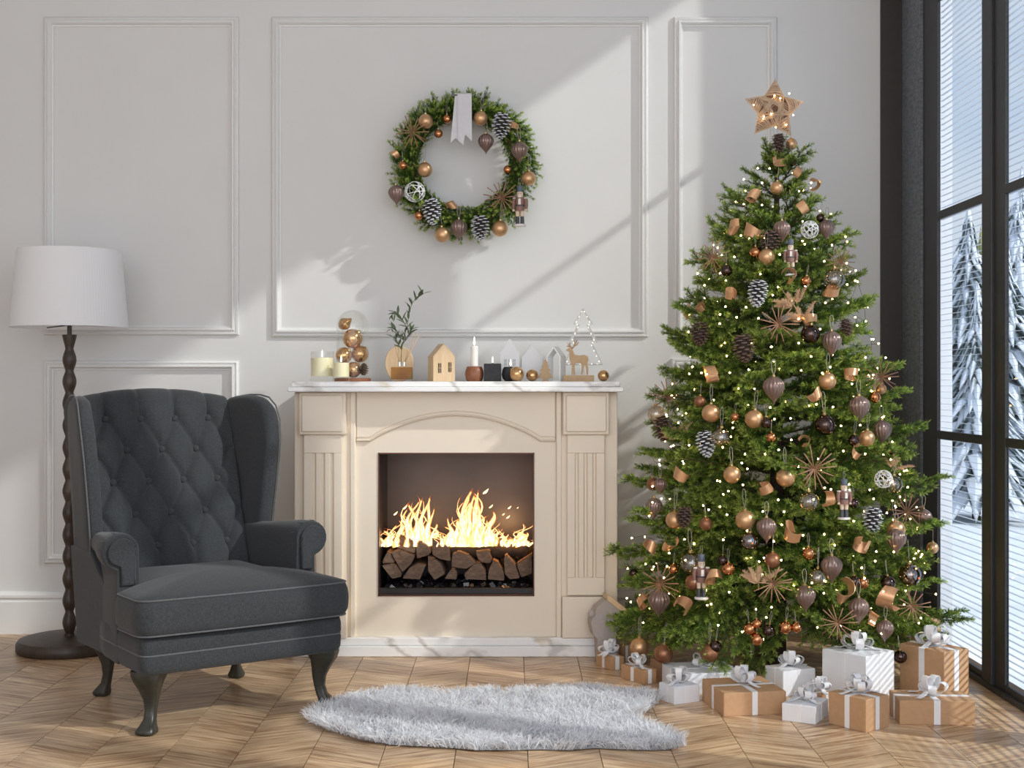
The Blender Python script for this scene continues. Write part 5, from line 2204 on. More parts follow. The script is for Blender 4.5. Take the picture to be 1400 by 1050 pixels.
mw.build('wire', MATS['wire'], lights, 180)['kind'] = 'stuff'

# ------------------------------------------------------------------ ornament kinds
MATS['gold_matte'] = plain('matte_champagne_gold', (206, 164, 122), 0.36, 0.75, var=0.03, nscale=3)
MATS['copper_matte'] = plain('matte_copper_brown', (150, 104, 76), 0.38, 0.7, var=0.04, nscale=3)
MATS['copper_shiny'] = plain('shiny_copper', (196, 134, 92), 0.10, 1.0, var=0.1, nscale=4)
MATS['dark_mirror'] = plain('dark_mirror_glass', (84, 70, 66), 0.05, 1.0, var=0.15, nscale=3)
MATS['smoke_glass'] = glass_mat('smoky_brown_glass', (150, 112, 88), 0.22, 0.02)
MATS['clear_orn'] = glass_mat('clear_bauble_glass', (235, 222, 205), 0.16, 0.02)
MATS['finial'] = plain('pearly_taupe_glass', (138, 116, 108), 0.28, 0.55, var=0.12, nscale=6)
MATS['stick'] = wood_mat('bronze_sticks', (142, 104, 80), (176, 134, 104), 3, (4, 4, 4), 0.5, 0)
MATS['bronze_ribbon'] = plain('bronze_satin_ribbon', (212, 164, 122), 0.28, 0.5, var=0.06, nscale=4)
MATS['white_wire'] = plain('white_wire', (240, 240, 242), 0.4)
MATS['pampas'] = plain('dried_pampas', (222, 186, 150), 0.9, var=0.1)

me_ = MB()
me_.lathe([(0.001, -1.55), (0.05, -1.45), (0.14, -1.25), (0.40, -0.95), (0.75, -0.55), (0.96, -0.1), (1.0, 0.2), (0.90, 0.52), (0.66, 0.78), (0.36, 0.96), (0.14, 1.04), (0.001, 1.06)], 96,
          flute=lambda a, z: -0.075 * (0.5 + 0.5 * math.cos(16 * a)) ** 1.5 * max(0, 1 - abs(z) / 1.4) ** 0.4)
FIN = me_.mesh('body', MATS['finial'], 60)
FINCAP = MB().lathe([(0.15, 1.0), (0.16, 1.18), (0.10, 1.24), (0.001, 1.24)], 10).mesh('cap', MATS['gold_cap'], 40)
LOOPM = loop_mesh(1.25)
STICK = MB().tube([(0, 0, 0), (0, 0, 1.0)], 0.028, 5).mesh('stick', MATS['stick'], 180)
mb = MB()
rl = random.Random(8)
for k in range(11):
    zz_ = (k + 0.5) / 11
    aa_ = k * 2.39996
    q = Vector((math.sqrt(1 - zz_ * zz_) * math.cos(aa_), math.sqrt(1 - zz_ * zz_) * math.sin(aa_), zz_)).to_track_quat('Z', 'Y').to_matrix()
    off = rl.uniform(-0.4, 0.4)
    rr = math.sqrt(1 - off * off)
    mb.tube([q @ Vector((rr * math.cos(a), rr * math.sin(a), off)) for a in [2 * PI * j / 22 for j in range(22)]], 0.036, 5, True)
WIREB = mb.mesh('wire', MATS['white_wire'], 180)


def ribbon_mesh(seed):
    """a rolled satin curl: an open loop with a flaring tail"""
    rl = random.Random(seed)
    mb = MB()
    pts, wv = [], []
    n_ = 22
    turn = rl.uniform(3.6, 5.2)
    for i in range(n_):
        t = i / (n_ - 1)
        a = -0.6 + turn * t
        R = 0.55 + 0.45 * t
        pts.append((R * math.cos(a) + 0.25 * t, R * math.sin(a) * 0.8, 0.35 * (t - 0.5) + 0.15 * math.sin(4 * t + seed)))
        tw = 0.5 * math.sin(2.2 * t + seed * 1.3)
        wv.append(Vector((0.35 * math.sin(tw + 0.4), 0.30 * math.cos(3 * t + seed), 1.0)).normalized() * (0.95 + 0.15 * math.sin(5 * t)))
    mb.ribbon(pts, wv, 0.03)
    return mb.mesh('ribbon', MATS['bronze_ribbon'], 60)


RIB = [ribbon_mesh(s_) for s_ in range(7)]


def pampas_mesh(seed):
    rg = np.random.default_rng(seed)
    V_, F_ = [], []
    for k in range(8):          # a fan of feathery stems
        ax = np.array([rg.normal(0, 0.42), rg.normal(0, 0.42), 1.0])
        ax /= np.linalg.norm(ax)
        ln = rg.uniform(1.2, 1.9)
        for j in range(230):
            f = rg.random() ** 0.8
            b = np.array([0, 0, -0.8]) + ax * ln * (0.25 + 0.75 * f) + np.array([0, 0, -0.25 * f * f])
            a = rg.uniform(0, 2 * PI)
            d = ax * rg.uniform(0.4, 1.0) + np.array([math.cos(a), math.sin(a), -0.2]) * 0.7
            d /= np.linalg.norm(d)
            L = rg.uniform(0.16, 0.38) * (1.1 - 0.6 * f)
            sd = np.cross(d, [0.3, 0.8, 0.5])
            sd = sd / (np.linalg.norm(sd) + 1e-9) * 0.013
            o = len(V_)
            V_ += [b - sd, b + sd, b + d * L]
            F_.append((o, o + 1, o + 2))
    return raw_mesh('plume', np.array(V_), np.array(F_), MATS['pampas'])


PAM = pampas_mesh(3)
STALK = MB().tube([(0, 0, -0.9), (0, 0, 0.8)], [0.02, 0.008], 5).mesh('stalk', MATS['reed'], 180)

# nutcracker, built 1 unit tall
MATS['nc_hat'] = plain('steel_blue_hat', (88, 98, 112), 0.45)
MATS['nc_skin'] = plain('pale_painted_wood', (226, 200, 176), 0.5)
MATS['nc_coat'] = plain('dusty_rose_brown_coat', (140, 104, 94), 0.5)
MATS['nc_white'] = plain('off_white_paint', (232, 226, 220), 0.5)
MATS['nc_boot'] = plain('dark_grey_boots', (70, 70, 76), 0.45)


def nc_parts():
    L = []
    L.append(('base', MB().lathe([(0.001, 0), (0.15, 0), (0.155, 0.03), (0.14, 0.05), (0.001, 0.05)], 20), MATS['nc_white']))
    for sx in (-1, 1):
        L.append(('boot', MB().lathe([(0.001, 0.05), (0.055, 0.05), (0.05, 0.08), (0.044, 0.24), (0.001, 0.24)], 12, (sx * 0.058, 0, 0)), MATS['nc_boot']))
        L.append(('leg', MB().lathe([(0.001, 0.24), (0.044, 0.24), (0.05, 0.34), (0.054, 0.38), (0.001, 0.38)], 12, (sx * 0.058, 0, 0)), MATS['nc_skin']))
        arm = MB().tube([(sx * 0.13, 0, 0.66), (sx * 0.155, -0.005, 0.60), (sx * 0.16, -0.012, 0.50), (sx * 0.155, -0.02, 0.42)], [0.05, 0.047, 0.042, 0.036], 10)
        L.append(('arm', arm, MATS['nc_coat']))
        L.append(('hand', MB().sphere((sx * 0.153, -0.022, 0.39), 0.036, 10, 6), MATS['nc_skin']))
        L.append(('epaulette', MB().sphere((sx * 0.135, 0, 0.685), 0.052, 12, 6, (1, 1, 0.5)), MATS['nc_white']))
    L.append(('torso', MB().lathe([(0.001, 0.37), (0.105, 0.37), (0.11, 0.45), (0.102, 0.50), (0.115, 0.60), (0.12, 0.67), (0.08, 0.70), (0.001, 0.71)], 20), MATS['nc_coat']))
    L.append(('sash', MB().b2(-0.03, 0.03, -0.125, -0.10, 0.52, 0.66), MATS['nc_white']))
    L.append(('belt', MB().lathe([(0.104, 0.485), (0.112, 0.485), (0.112, 0.515), (0.104, 0.515)], 20), MATS['nc_boot']))
    L.append(('head', MB().lathe([(0.001, 0.70), (0.07, 0.705), (0.078, 0.74), (0.078, 0.81), (0.07, 0.84), (0.001, 0.845)], 18), MATS['nc_skin']))
    L.append(('nose', MB().sphere((0, -0.082, 0.775), 0.014, 8, 5), MATS['nc_skin']))
    for sx in (-1, 1):
        L.append(('eye', MB().sphere((sx * 0.03, -0.074, 0.795), 0.009, 8, 5), MATS['nc_boot']))
    L.append(('moustache', MB().tube([(-0.04, -0.07, 0.745), (0, -0.083, 0.755), (0.04, -0.07, 0.745)], [0.004, 0.011, 0.004], 6), MATS['nc_white']))
    L.append(('beard', MB().b2(-0.03, 0.03, -0.085, -0.06, 0.69, 0.74), MATS['nc_white']))
    L.append(('hat', MB().lathe([(0.001, 0.835), (0.088, 0.835), (0.09, 0.85), (0.076, 0.855), (0.08, 0.97), (0.074, 0.985), (0.001, 0.99)], 18), MATS['nc_hat']))
    return [(n_, m_.mesh(n_, mt, 40)) for n_, m_, mt in L]


NC = nc_parts()


def nutcracker(label, loc, h, rot, group):
    t = thing('nutcracker', label, 'nutcracker', loc, rot, group, h)
    for n_, m_ in NC:
        obj(n_, m_, t)
    obj('hanging_loop', LOOPM, t, loc=(0, 0, 0.98), scale=0.16)
    return t


def stick_star(label, loc, r, group, seed, tilt=0.5):
    rl = random.Random(seed)
    t = thing('stick_star', label, 'star ornament', loc, (0, 0, 0), group, r)
    n_ = 15
    for k in range(n_):
        a = 2 * PI * k / n_ + rl.uniform(-0.12, 0.12)
        el = rl.uniform(-0.75, 0.75) * tilt * 1.4
        d = Vector((math.cos(a) * math.cos(el), -abs(math.sin(el)) if rl.random() < 0.7 else math.sin(el), math.sin(a) * math.cos(el)))
        obj('stick', STICK, t, rot=d.to_track_quat('Z', 'Y').to_euler(), scale=(1, 1, rl.uniform(0.82, 1.02)))
    return t


RLO = random.Random(55)


def ornament(kind, label, loc, r, group):
    """kind letter: what hangs there"""
    rz = RLO.uniform(0, 6)
    if kind in ('gold', 'copper', 'shiny', 'dark', 'smoke', 'clear'):
        m_ = {'gold': MATS['gold_matte'], 'copper': MATS['copper_matte'], 'shiny': MATS['copper_shiny'], 'dark': MATS['dark_mirror'], 'smoke': MATS['smoke_glass'], 'clear': MATS['clear_orn']}[kind]
        return bauble('bauble', label, 'bauble', loc, r, m_, group, (RLO.uniform(-0.1, 0.1), RLO.uniform(-0.12, 0.12), rz), 1.9)
    if kind == 'finial':
        t = thing('finial_ornament', label, 'ornament', loc, (RLO.uniform(-0.06, 0.06), RLO.uniform(-0.08, 0.08), rz), group, r)
        obj('body', FIN, t)
        obj('cap', FINCAP, t)
        obj('hanging_loop', LOOPM, t, loc=(0, 0, 1.22), rot=(0, 0, -rz), scale=1.1)
        return t
    if kind in ('snowcone', 'cone'):
        t = thing('pine_cone', label, 'pine cone', loc, (PI + RLO.uniform(-0.15, 0.15), RLO.uniform(-0.2, 0.2), rz), group, r)
        obj('scales', CONE_S if kind == 'snowcone' else CONE_B, t)
        return t
    if kind == 'star':
        return stick_star(label, loc, r, group, int(rz * 1000))
    if kind == 'wire':
        t = thing('wire_ball', label, 'ball ornament', loc, (rz, rz * 2, 0), group, r)
        obj('wire', WIREB, t)
        return t
    if kind == 'nut':
        return nutcracker(label, (loc[0], loc[1], loc[2] - r), 2 * r, (0, 0, RLO.uniform(-0.25, 0.25)), group)
    if kind == 'rib':
        o = obj('ribbon_curl', RLO.choice(RIB), None, loc=loc, rot=(RLO.uniform(-0.9, 0.5), RLO.uniform(-1.2, 1.2), RLO.uniform(-3.1, 3.1)), scale=r * 1.12)
        return tag(o, label, 'ribbon', group)
    if kind == 'pam':
        t = thing('pampas_plume', label, 'dried grass', loc, (RLO.uniform(-0.5, 0.0), RLO.uniform(-0.7, 0.7), rz * 0.1), group, r)
        obj('plume', PAM, t)
        obj('stalk', STALK, t)
        return t
# ------------------------------------------------------------------ ornaments on the tree: kind, px, py, radius px, label
TREE_ORN = [
    ('cone', 1065, 195, 11, 'brown pine cone just below the star topper'),
    ('gold', 1082, 197, 8, 'pale gold bauble peeping out beside the topmost cone'),
    ('dark', 1082, 220, 7.5, 'small dark blue-glinting bauble under the topmost cone'),
    ('rib', 1066, 221, 11, 'bronze ribbon fold left of the dark bauble near the top'),
    ('rib', 1090, 236, 10, 'bronze ribbon end below the topmost dark bauble'),
    ('gold', 1062, 257, 9, 'gold bauble half hidden behind upper needles under the topmost ribbon'),
    ('rib', 1112, 252, 11, 'long bronze ribbon loop on the upper window-side boughs'),
    ('rib', 1028, 268, 13, 'bronze ribbon strip hanging on the upper wall-side boughs'),
    ('rib', 1098, 283, 12, 'shiny bronze ribbon above the topmost white wire ball'),
    ('finial', 1069, 314, 12, 'ribbed taupe drop ornament with long loop near the top centre'),
    ('wire', 1107, 314, 12, 'white wire ball on the upper part of the tree'),
    ('finial', 1130, 312, 11, 'ribbed taupe drop ornament right beside the topmost white wire ball'),
    ('dark', 1122, 298, 6, 'tiny dark blue bauble above the topmost white wire ball'),
    ('rib', 1006, 310, 13, 'brown ribbon loop curling out at the upper left outline'),
    ('rib', 1028, 318, 15, 'large pleated bronze ribbon beside the topmost ribbed drop'),
    ('cone', 1053, 331, 14, 'dark pine cone lying under the topmost ribbed drop'),
    ('shiny', 1033, 345, 8, 'small shiny bauble touching the pale gold ball near the top'),
    ('gold', 1048, 351, 11, 'pale gold matte bauble left of the topmost nutcracker'),
    ('nut', 1081, 352, 25, 'nutcracker figure highest on the tree'),
    ('star', 974, 352, 26, 'bronze stick starburst on the upper left outline'),
    ('star', 1149, 358, 22, 'bronze stick starburst on the upper right outline'),
    ('dark', 993, 370, 8, 'dark bauble tucked under the upper left starburst'),
    ('rib', 1078, 377, 12, 'bronze ribbon fold under the topmost nutcracker'),
    ('shiny', 1102, 384, 7, 'small mirrored bauble right of the ribbon under the nutcracker'),
    ('clear', 1141, 382, 15, 'clear glass bauble on the upper right boughs'),
    ('rib', 1136, 398, 13, 'bronze ribbon curl under the upper clear glass bauble'),
    ('snowcone', 1036, 400, 14, 'snow-tipped pine cone highest on the tree'),
    ('rib', 1000, 403, 12, 'bronze ribbon end left of the highest snowy cone'),
    ('pam', 1078, 408, 24, 'tan dried grass plume right of the highest snowy cone'),
    ('pam', 1092, 428, 22, 'tan dried grass plume above the central starburst'),
    ('pam', 947, 428, 22, 'dried grass plume sticking out at the left outline'),
    ('rib', 958, 420, 10, 'bronze ribbon by the dried plume at the left outline'),
    ('star', 1064, 443, 30, 'bronze stick starburst in the upper centre of the tree'),
    ('rib', 1107, 439, 13, 'shiny bronze ribbon roll above the dark glass bauble'),
    ('dark', 1108, 457, 13, 'dark mirrored bauble right of the upper central starburst'),
    ('finial', 1137, 467, 14, 'ribbed taupe drop ornament on a silver loop at upper right'),
    ('cone', 1157, 447, 10, 'small brown pine cone at the right outline'),
    ('cone', 957, 456, 13, 'brown pine cone on the left outline below the dried plume'),
    ('cone', 1017, 475, 16, 'large brown pine cone left of the upper central starburst'),
    ('finial', 1058, 530, 15, 'ribbed taupe drop ornament in the centre of the tree'),
    ('rib', 972, 512, 16, 'bronze ribbon bow loop left of centre'),
    ('star', 913, 542, 27, 'bronze stick starburst at the left outline above a clear ball'),
    ('clear', 897, 566, 12, 'clear glass bauble hanging at the left outline'),
    ('gold', 972, 565, 12.5, 'bronze-gold matte bauble under the left ribbon loop'),
    ('gold', 1031, 573, 12.5, 'champagne gold bauble just below and left of the central drop'),
    ('copper', 957, 549, 8, 'small copper bauble half hidden above the bronze-gold ball'),
    ('shiny', 1005, 570, 6, 'tiny copper bauble between the two gold baubles at mid-height'),
    ('dark', 1048, 578, 8, 'small dark mirrored bauble touching the champagne gold one'),
    ('gold', 1131, 521, 12, 'matte gold bauble right of the central ribbed drop'),
    ('rib', 1163, 512, 13, 'bronze ribbon twist beside the right-hand gold bauble'),
    ('rib', 1115, 541, 13, 'bronze ribbon strip below the right-hand gold bauble'),
    ('star', 1205, 516, 27, 'bronze stick starburst in front of the dark pier'),
    ('finial', 1175, 556, 14.5, 'ribbed taupe drop ornament below the ribbon on the right'),
    ('shiny', 1196, 543, 8, 'shiny copper bauble under the starburst by the dark pier'),
    ('gold', 1205, 532, 7, 'small gold bauble behind the starburst by the dark pier'),
    ('cone', 906, 585, 14, 'dark brown pine cone at the left outline'),
    ('pam', 922, 590, 20, 'dried grass plume beside the dark cone at the left outline'),
    ('clear', 986, 598, 13, 'coppery clear bauble right of the middle snowy cone'),
    ('snowcone', 965, 606, 13.5, 'snow-tipped pine cone on the left half of the tree'),
    ('shiny', 1054, 598, 7, 'small shiny bauble below the dark mirrored one at centre'),
    ('dark', 1128, 581, 14.5, 'large dark glass bauble right of centre'),
    ('gold', 1185, 599, 11, 'round pale gold bauble under the right-hand ribbed drop'),
    ('dark', 1167, 602, 8, 'small dark mirrored bauble beside the pale gold one at right'),
    ('finial', 1206, 588, 13, 'ribbed taupe drop ornament partly hidden by right boughs'),
    ('dark', 1216, 614, 8.5, 'small dark blue bauble hanging at the right outline'),
    ('rib', 1173, 617, 11, 'pale bronze ribbon roll under the small dark mirrored bauble'),
    ('pam', 1224, 632, 18, 'dried grass plume at the right outline'),
    ('rib', 1100, 603, 10, 'bronze ribbon scrap under the large dark glass bauble'),
    ('star', 1113, 641, 33, 'large bronze stick starburst right of centre'),
    ('gold', 1074, 653, 13, 'bronze-gold bauble left of the large starburst'),
    ('gold', 1001, 649, 12, 'matte gold bauble below the coppery clear one'),
    ('rib', 930, 650, 14, 'bronze ribbon strip on the lower left side'),
    ('rib', 1046, 668, 13, 'folded bronze ribbon left of the large starburst'),
    ('finial', 903, 663, 9, 'ribbed drop ornament hidden among the left boughs'),
    ('copper', 893, 662, 9, 'coppery bauble at the left outline above the ribbed drop'),
    ('wire', 1208, 655, 12, 'white wire ball on the right side of the tree'),
    ('clear', 1222, 662, 12, 'clear amber bauble beside the right-hand white wire ball'),
    ('clear', 1106, 686, 14, 'clear copper bauble under the large starburst'),
    ('rib', 1132, 682, 12, 'bronze ribbon roll beside the middle nutcracker'),
    ('nut', 1154, 682, 28, 'nutcracker figure hanging right of centre'),
    ('dark', 1167, 688, 7, 'small blue-glinting bauble at the middle nutcracker'),
    ('snowcone', 1193, 711, 14, 'snow-tipped pine cone on the right half of the tree'),
    ('star', 1240, 700, 28, 'bronze stick starburst on the long right-hand bough'),
    ('finial', 1262, 708, 12, 'ribbed drop ornament near the tip of the long right bough'),
    ('gold', 1225, 724, 12.5, 'gold bauble behind the ribbed drop on the right'),
    ('finial', 1225, 737, 14, 'ribbed drop ornament hanging in front of a gold bauble'),
    ('gold', 1019, 711, 13.5, 'champagne gold bauble low in the centre'),
    ('finial', 1048, 722, 14, 'ribbed dark drop ornament beside the low central gold bauble'),
    ('smoke', 1025, 740, 12, 'smoky glass bauble under the low central gold bauble'),
    ('gold', 922, 711, 12, 'bronze bauble at lower left beside a dark cone'),
    ('cone', 936, 706, 12, 'dark pine cone behind the lower left bronze bauble'),
    ('finial', 894, 693, 12, 'ribbed taupe drop ornament at the lower left outline'),
    ('copper', 965, 716, 9, 'small copper bauble between the lower left cone and centre'),
    ('rib', 890, 747, 13, 'copper ribbon piece at the lower left outline'),
    ('rib', 916, 742, 13, 'bronze ribbon fold below the lower left bronze bauble'),
    ('rib', 1086, 727, 17, 'golden ribbon bow low right of centre'),
    ('rib', 1178, 744, 14, 'pale gold ribbon roll under the right-hand snowy cone'),
    ('gold', 1275, 749, 8, 'small pale gold bauble at the right edge by the window'),
    ('shiny', 1106, 757, 9, 'small mirrored bauble below the golden ribbon bow'),
    ('copper', 1056, 766, 11, 'brown matte bauble above the low central starburst'),
    ('finial', 1137, 775, 15, 'ribbed taupe drop ornament below the golden ribbon bow'),
    ('clear', 1118, 790, 13, 'clear glass bauble left of a pale ribbon strip low on the tree'),
    ('clear', 945, 770, 15, 'clear glass bauble over the lowest nutcracker'),
    ('nut', 959, 788, 31, 'nutcracker figure lowest on the tree'),
    ('rib', 975, 788, 14, 'copper ribbon triangle right of the lowest nutcracker'),
    ('copper', 948, 796, 11, 'brown bauble behind the lowest nutcracker'),
    ('shiny', 996, 778, 9, 'shiny copper bauble low left of centre'),
    ('dark', 988, 766, 7, 'small dark bauble above the low shiny copper one'),
    ('pam', 1036, 785, 25, 'tan dried grass plume behind the low central starburst'),
    ('star', 1056, 798, 30, 'pale bronze stick starburst low in the centre'),
    ('star', 902, 798, 30, 'bronze stick starburst on the lower left boughs'),
    ('finial', 901, 822, 15, 'ribbed brown drop ornament below the lower left starburst'),
    ('dark', 866, 784, 6.5, 'small dark bauble near the lower left tips'),
    ('shiny', 921, 778, 7, 'tiny copper bauble by the lower left starburst'),
    ('rib', 933, 828, 14, 'copper ribbon end low on the left side'),
    ('rib', 879, 822, 13, 'dull bronze ribbon near the lowest left outline'),
    ('finial', 1101, 815, 14.5, 'ribbed taupe drop ornament right of the low central starburst'),
    ('rib', 1152, 806, 18, 'pale gold ribbon strip hanging low on the right half'),
    ('finial', 1174, 832, 14.5, 'ribbed taupe drop ornament with silver loop low on the right'),
    ('star', 1145, 852, 28, 'bronze stick starburst above the largest white present'),
    ('rib', 1217, 818, 20, 'broad pale gold ribbon at the lower right'),
    ('dark', 1214, 797, 10, 'dark mirrored bauble over the broad pale ribbon'),
    ('smoke', 1244, 786, 15, 'smoky glass bauble hanging before the dark pier at lower right'),
    ('star', 1247, 829, 27, 'bronze stick starburst lowest by the window'),
    ('rib', 1194, 846, 12, 'pale gold ribbon scoop over the lowest right bough'),
    ('finial', 1210, 860, 12, 'ribbed drop ornament lowest on the right boughs'),
    ('shiny', 1180, 797, 8, 'small copper bauble behind the broad pale ribbon'),
    ('dark', 1168, 795, 8, 'small dark bauble above the ribbed drop low on the right'),
    ('shiny', 1074, 858, 9, 'shiny copper bauble hanging over the trunk'),
    ('shiny', 1089, 858, 7.5, 'smaller copper bauble right beside the one over the trunk'),
    ('shiny', 1025, 860, 8.5, 'dark copper bauble lowest left of the trunk'),
    ('shiny', 1035, 853, 7, 'coppery bauble behind the pair left of the trunk'),
    ('shiny', 1035, 874, 8.5, 'lowest copper bauble of the cluster left of the trunk'),
    ('dark', 1051, 862, 8.5, 'dark mirrored bauble just left of the trunk'),
    ('gold', 874, 885, 13, 'large matte gold bauble hanging lowest at left'),
    ('copper', 907, 894, 13, 'dark bronze bauble hanging low above the kraft presents'),
    ('copper', 970, 893, 13, 'matte copper bauble hanging over the flat white present'),
    ('dark', 978, 884, 8.5, 'small dark bauble on top of the low matte copper one'),
    ('dark', 1231, 898, 9, 'taupe mirrored bauble between the white cube and the tall kraft present'),
]
for (kd, px, py, rp, lab) in TREE_ORN:
    ex = 0.055 if kd == 'star' else (0.03 if kd in ('finial', 'nut', 'snowcone', 'rib') else 0.016)
    p = on_tree(px, py, 0.86, ex)
    r = rp * p.y / F
    if kd == 'rib':
        r *= 0.95
    if p.z - r < 0.0:
        p.z = r
    # keep it on this side of the glazing
    p.x = min(p.x, RX - r - 0.03)
    ornament(kd, lab, p, r, 'ornaments on the Christmas tree')

# star topper: gold wire wound over a star frame
p = P(1058, 150, TY - 0.03)
star = thing('star_topper', 'golden wire-wound star with tiny lights on top of the tree', 'star', p, (0, 0.05, 0))
MATS['gold_wire'] = plain('champagne_gold_wire', (214, 184, 154), 0.45, 0.3, var=0.1)
R1, R2 = 42 * TY / F, 22.5 * TY / F
outer = [Vector((R1 * math.sin(2 * PI * k / 5), 0, R1 * math.cos(2 * PI * k / 5))) for k in range(5)]
inner = [Vector((R2 * math.sin(2 * PI * (k + 0.5) / 5), 0, R2 * math.cos(2 * PI * (k + 0.5) / 5))) for k in range(5)]
fr = []
for k in range(5):
    fr += [outer[k], inner[k]]
MB().tube(fr, 0.0022, 6, True).build('frame', MATS['gold_wire'], star, 60)
D = 0.030
mb = MB()
rl = random.Random(2)
for k in range(5):
    a, b, c = inner[k - 1], outer[k], inner[k]
    for i in range(26):
        f = i / 26
        f2 = min(1, max(0, f + rl.uniform(-0.05, 0.05)))
        p0, p1 = a.lerp(b, f), c.lerp(b, f2)
        m_ = (p0 + p1) / 2
        for sy in (-1, 1):
            mb.tube([p0, m_ + Vector((0, sy * D * (1 - f), 0)), p1], 0.0013, 4, caps=False)
for k in range(5):
    for j in range(14):
        a, b = inner[k].lerp(outer[k], rl.uniform(0, 0.5)), inner[(k + 2) % 5].lerp(outer[(k + 2) % 5], rl.uniform(0, 0.5))
        for sy in (-1, 1):
            mb.tube([a, (a + b) / 2 + Vector((0, sy * D * 1.02, 0)), b], 0.0012, 4, caps=False)
mb.build('wire_winding', MATS['gold_wire'], star, 180)
mb = MB()
vs_ = [v * 0.90 for v in fr] + [Vector((0, -D * 0.55, 0)), Vector((0, D * 0.55, 0))]
mb.add(vs_, [(i, (i + 1) % 10, 10) for i in range(10)] + [((i + 1) % 10, i, 11) for i in range(10)])
MATS['star_core'] = plain('gold_mesh_lining', (126, 92, 68), 0.6, 0.1, var=0.2, nscale=120)
mb.build('lining', MATS['star_core'], star, 0)
tl2 = MB().sphere((0, 0, 0), 0.0030, 8, 6).mesh('light_bulb', MATS['fairy'], 180)
for (x, y) in [(1058, 131), (1066, 134), (1030, 145), (1045, 160), (1055, 156), (1078, 127), (1085, 156), (1076, 170), (1044, 163), (1062, 174)]:
    q = P(x, y, TY - 0.03 - 0.03) - Vector(star.location)
    obj('light_bulb', tl2, star, loc=q)

# ------------------------------------------------------------------ wreath on the wall
WCY = WY - 0.085
wc = P(634, 226, WCY)
wreath = thing('wreath', 'round green fir wreath hung on the panelled wall above the mantel', 'wreath', wc)
sW = F / WCY
RM = 73 / sW
ringp = [(RM * math.cos(a), 0.01, RM * math.sin(a)) for a in [2 * PI * k / 40 for k in range(40)]]
MB().tube(ringp, 0.026, 8, True).build('ring', MATS['twig'], wreath, 60)
def sprig_mesh(seed):
    rl = random.Random(seed)
    rg = np.random.default_rng(seed)
    segs = []
    L = 0.115
    for k in range(7):
        b = Vector((0.016 * k, 0, 0.0)) if k < 6 else Vector((0.05, 0, 0))
        if k == 6:
            d, l = Vector((1, 0, 0.1)), 0.075
        else:
            a = (1 if k % 2 else -1) * rl.uniform(0.45, 0.85)
            d, l = Vector((math.cos(a), math.sin(a), rl.uniform(-0.35, 0.45))).normalized(), rl.uniform(0.045, 0.07)
        segs.append((b, b + d * l * 0.5, 0.12, 0.4))
        segs.append((b + d * l * 0.5, b + d * l, 0.4, 0.95))
    segs.append((Vector((0, 0, 0)), Vector((0.06, 0, 0)), 0.1, 0.2))
    out = ([], [], [])
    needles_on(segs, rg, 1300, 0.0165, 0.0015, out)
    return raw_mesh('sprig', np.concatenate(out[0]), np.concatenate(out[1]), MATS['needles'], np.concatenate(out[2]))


SPRIG = [sprig_mesh(s_) for s_ in range(4)]
rl = random.Random(12)
ns = 168
for k in range(ns):
    th = 2 * PI * k / ns + rl.uniform(-0.05, 0.05)
    lay = k % 4
    rr = RM + [-0.030, 0.018, -0.008, 0.012][lay]
    a = Vector((rr * math.cos(th), [-0.01, -0.0, -0.03, 0.01][lay], rr * math.sin(th)))
    tang = Vector((math.sin(th), 0, -math.cos(th)))
    out_ = Vector((math.cos(th), 0, math.sin(th)))
    d = tang * rl.uniform(0.55, 1.0) + out_ * [-0.12, 0.80, 0.25, 0.55][lay] * rl.uniform(0.6, 1.2) + Vector((0, [-0.10, -0.05, -0.35, -0.05][lay] + rl.uniform(-0.15, 0.05), 0))
    d.normalize()
    rot = (d.to_track_quat('X', 'Z') @ Euler((rl.uniform(-1.2, 1.2), 0, 0)).to_quaternion()).to_euler()
    o = obj('sprig', rl.choice(SPRIG), wreath, loc=a, rot=rot, scale=rl.uniform(0.72, 0.95) * (0.75 if lay == 0 else 1))

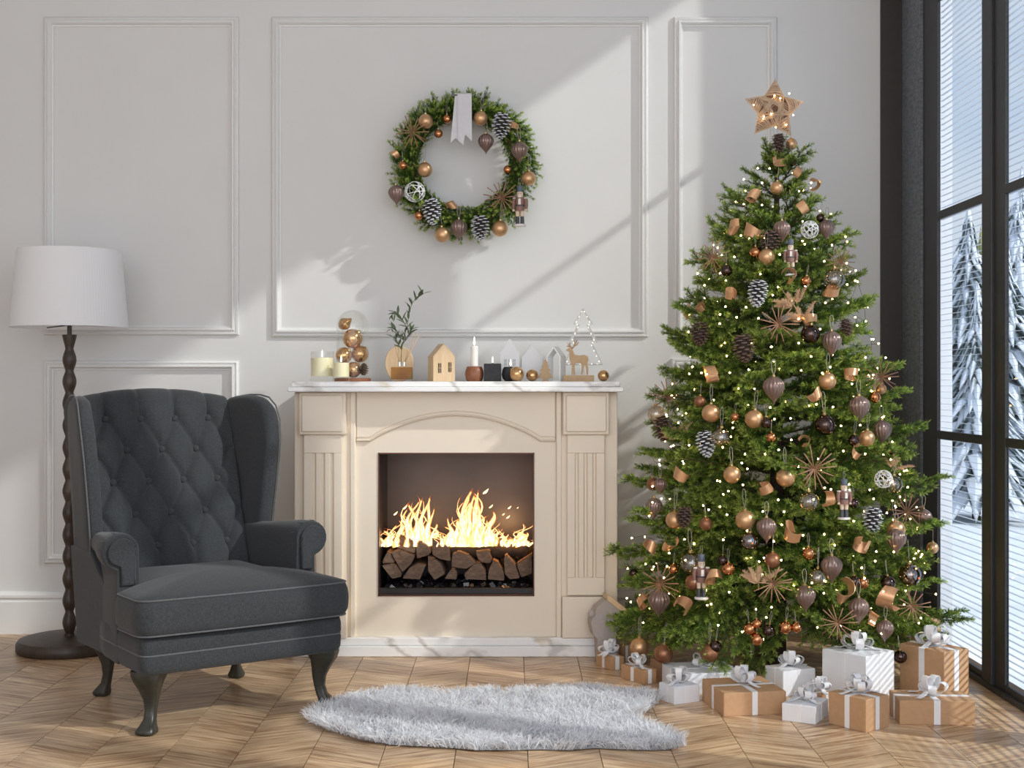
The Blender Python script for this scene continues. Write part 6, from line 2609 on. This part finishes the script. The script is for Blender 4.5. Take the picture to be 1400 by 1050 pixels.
WREATH_ORN = [
    ('gold', 345, 277, 42, 'matte gold bauble at the upper left of the wreath'),
    ('gold', 659, 260, 42, 'matte gold bauble right beside the wreath ribbon'),
    ('gold', 340, 555, 43, 'matte gold bauble on the inner left edge of the wreath'),
    ('gold', 935, 605, 42, 'matte gold bauble at the right edge of the wreath'),
    ('gold', 440, 928, 44, 'matte gold bauble at the bottom left of the wreath'),
    ('gold', 770, 893, 46, 'matte gold bauble at the bottom right of the wreath'),
    ('shiny', 468, 263, 26, 'small shiny copper bauble just left of the wreath ribbon'),
    ('shiny', 418, 348, 25, 'small shiny copper bauble below the upper left gold one on the wreath'),
    ('shiny', 215, 530, 26, 'small shiny copper bauble at the far left of the wreath'),
    ('shiny', 815, 555, 25, 'small shiny copper bauble above the lower wreath starburst'),
    ('shiny', 305, 818, 27, 'small shiny copper bauble below the wreath wire ball'),
    ('finial', 690, 395, 46, 'ribbed brown drop hanging into the wreath opening'),
    ('finial', 884, 445, 50, 'ribbed brown drop on the right side of the wreath'),
    ('finial', 535, 890, 50, 'ribbed brown drop at the bottom of the wreath'),
    ('finial', 175, 690, 46, 'ribbed brown drop at the left edge of the wreath'),
    ('snowcone', 778, 300, 56, 'snow-tipped pine cone at the upper right of the wreath'),
    ('snowcone', 380, 790, 56, 'snow-tipped pine cone at the lower left of the wreath'),
    ('snowcone', 657, 885, 54, 'snow-tipped pine cone at the bottom of the wreath'),
    ('wire', 282, 682, 58, 'white wire ball on the left side of the wreath'),
    ('star', 270, 340, 105, 'brown stick starburst at the upper left of the wreath'),
    ('star', 780, 715, 108, 'brown stick starburst at the lower right of the wreath'),
    ('rib', 845, 315, 36, 'copper ribbon roll beside the upper right cone of the wreath'),
    ('rib', 492, 755, 36, 'copper ribbon roll on the lower inner edge of the wreath'),
    ('rib', 165, 468, 30, 'copper ribbon roll at the left outline of the wreath'),
    ('nut', 885, 762, 118, 'nutcracker figure hanging at the right of the wreath'),
]
for (kd, x, y, rp, lab) in WREATH_ORN:
    px, py, rr = 500 + x / 4.2, 100 + y / 4.2, rp / 4.2
    yd = {'star': 0.16, 'nut': 0.15, 'snowcone': 0.15, 'finial': 0.14, 'rib': 0.13}.get(kd, 0.145)
    Y = WCY - yd + 0.06
    p = P(px, py, Y)
    ornament(kd, lab, p, rr * Y / F, 'ornaments on the wreath')

# silver ribbon over the top of the wreath
Yr = WCY - 0.115
rb_ = thing('wreath_ribbon', 'pale silver satin ribbon with notched tails hung over the wreath', 'ribbon', P(632, 130, Yr))
MATS['silver_satin'] = plain('silver_satin', (198, 196, 198), 0.4, 0.1, var=0.03)


def rp_(x, y):
    q = P(500 + x / 4.2, 100 + y / 4.2, Yr) - Vector(rb_.location)
    return (q.x, q.z)


MB().prism([rp_(*q) for q in [(526, 122), (608, 122), (610, 392), (571, 352), (560, 414), (530, 385)]], -0.0008, 0.0008, 'y').build('front_tail', MATS['silver_satin'], rb_, 0)
MB().prism([rp_(*q) for q in [(512, 128), (545, 128), (548, 390), (515, 372), (486, 400)]], 0.006, 0.0076, 'y').build('back_tail', MATS['silver_satin'], rb_, 0)
mb = MB()
x0_, x1_ = rp_(510, 0)[0], rp_(608, 0)[0]
zt_ = rp_(0, 122)[1]
rs = []
for k in range(9):
    a = PI * k / 8
    y, z = 0.055 - 0.055 * math.cos(a), zt_ + 0.012 * math.sin(a)
    rs.append([(x0_, y, z), (x1_, y, z), (x1_, y, z + 0.0014), (x0_, y, z + 0.0014)])
mb.rings(rs)
mb.build('top_fold', MATS['silver_satin'], rb_, 60)
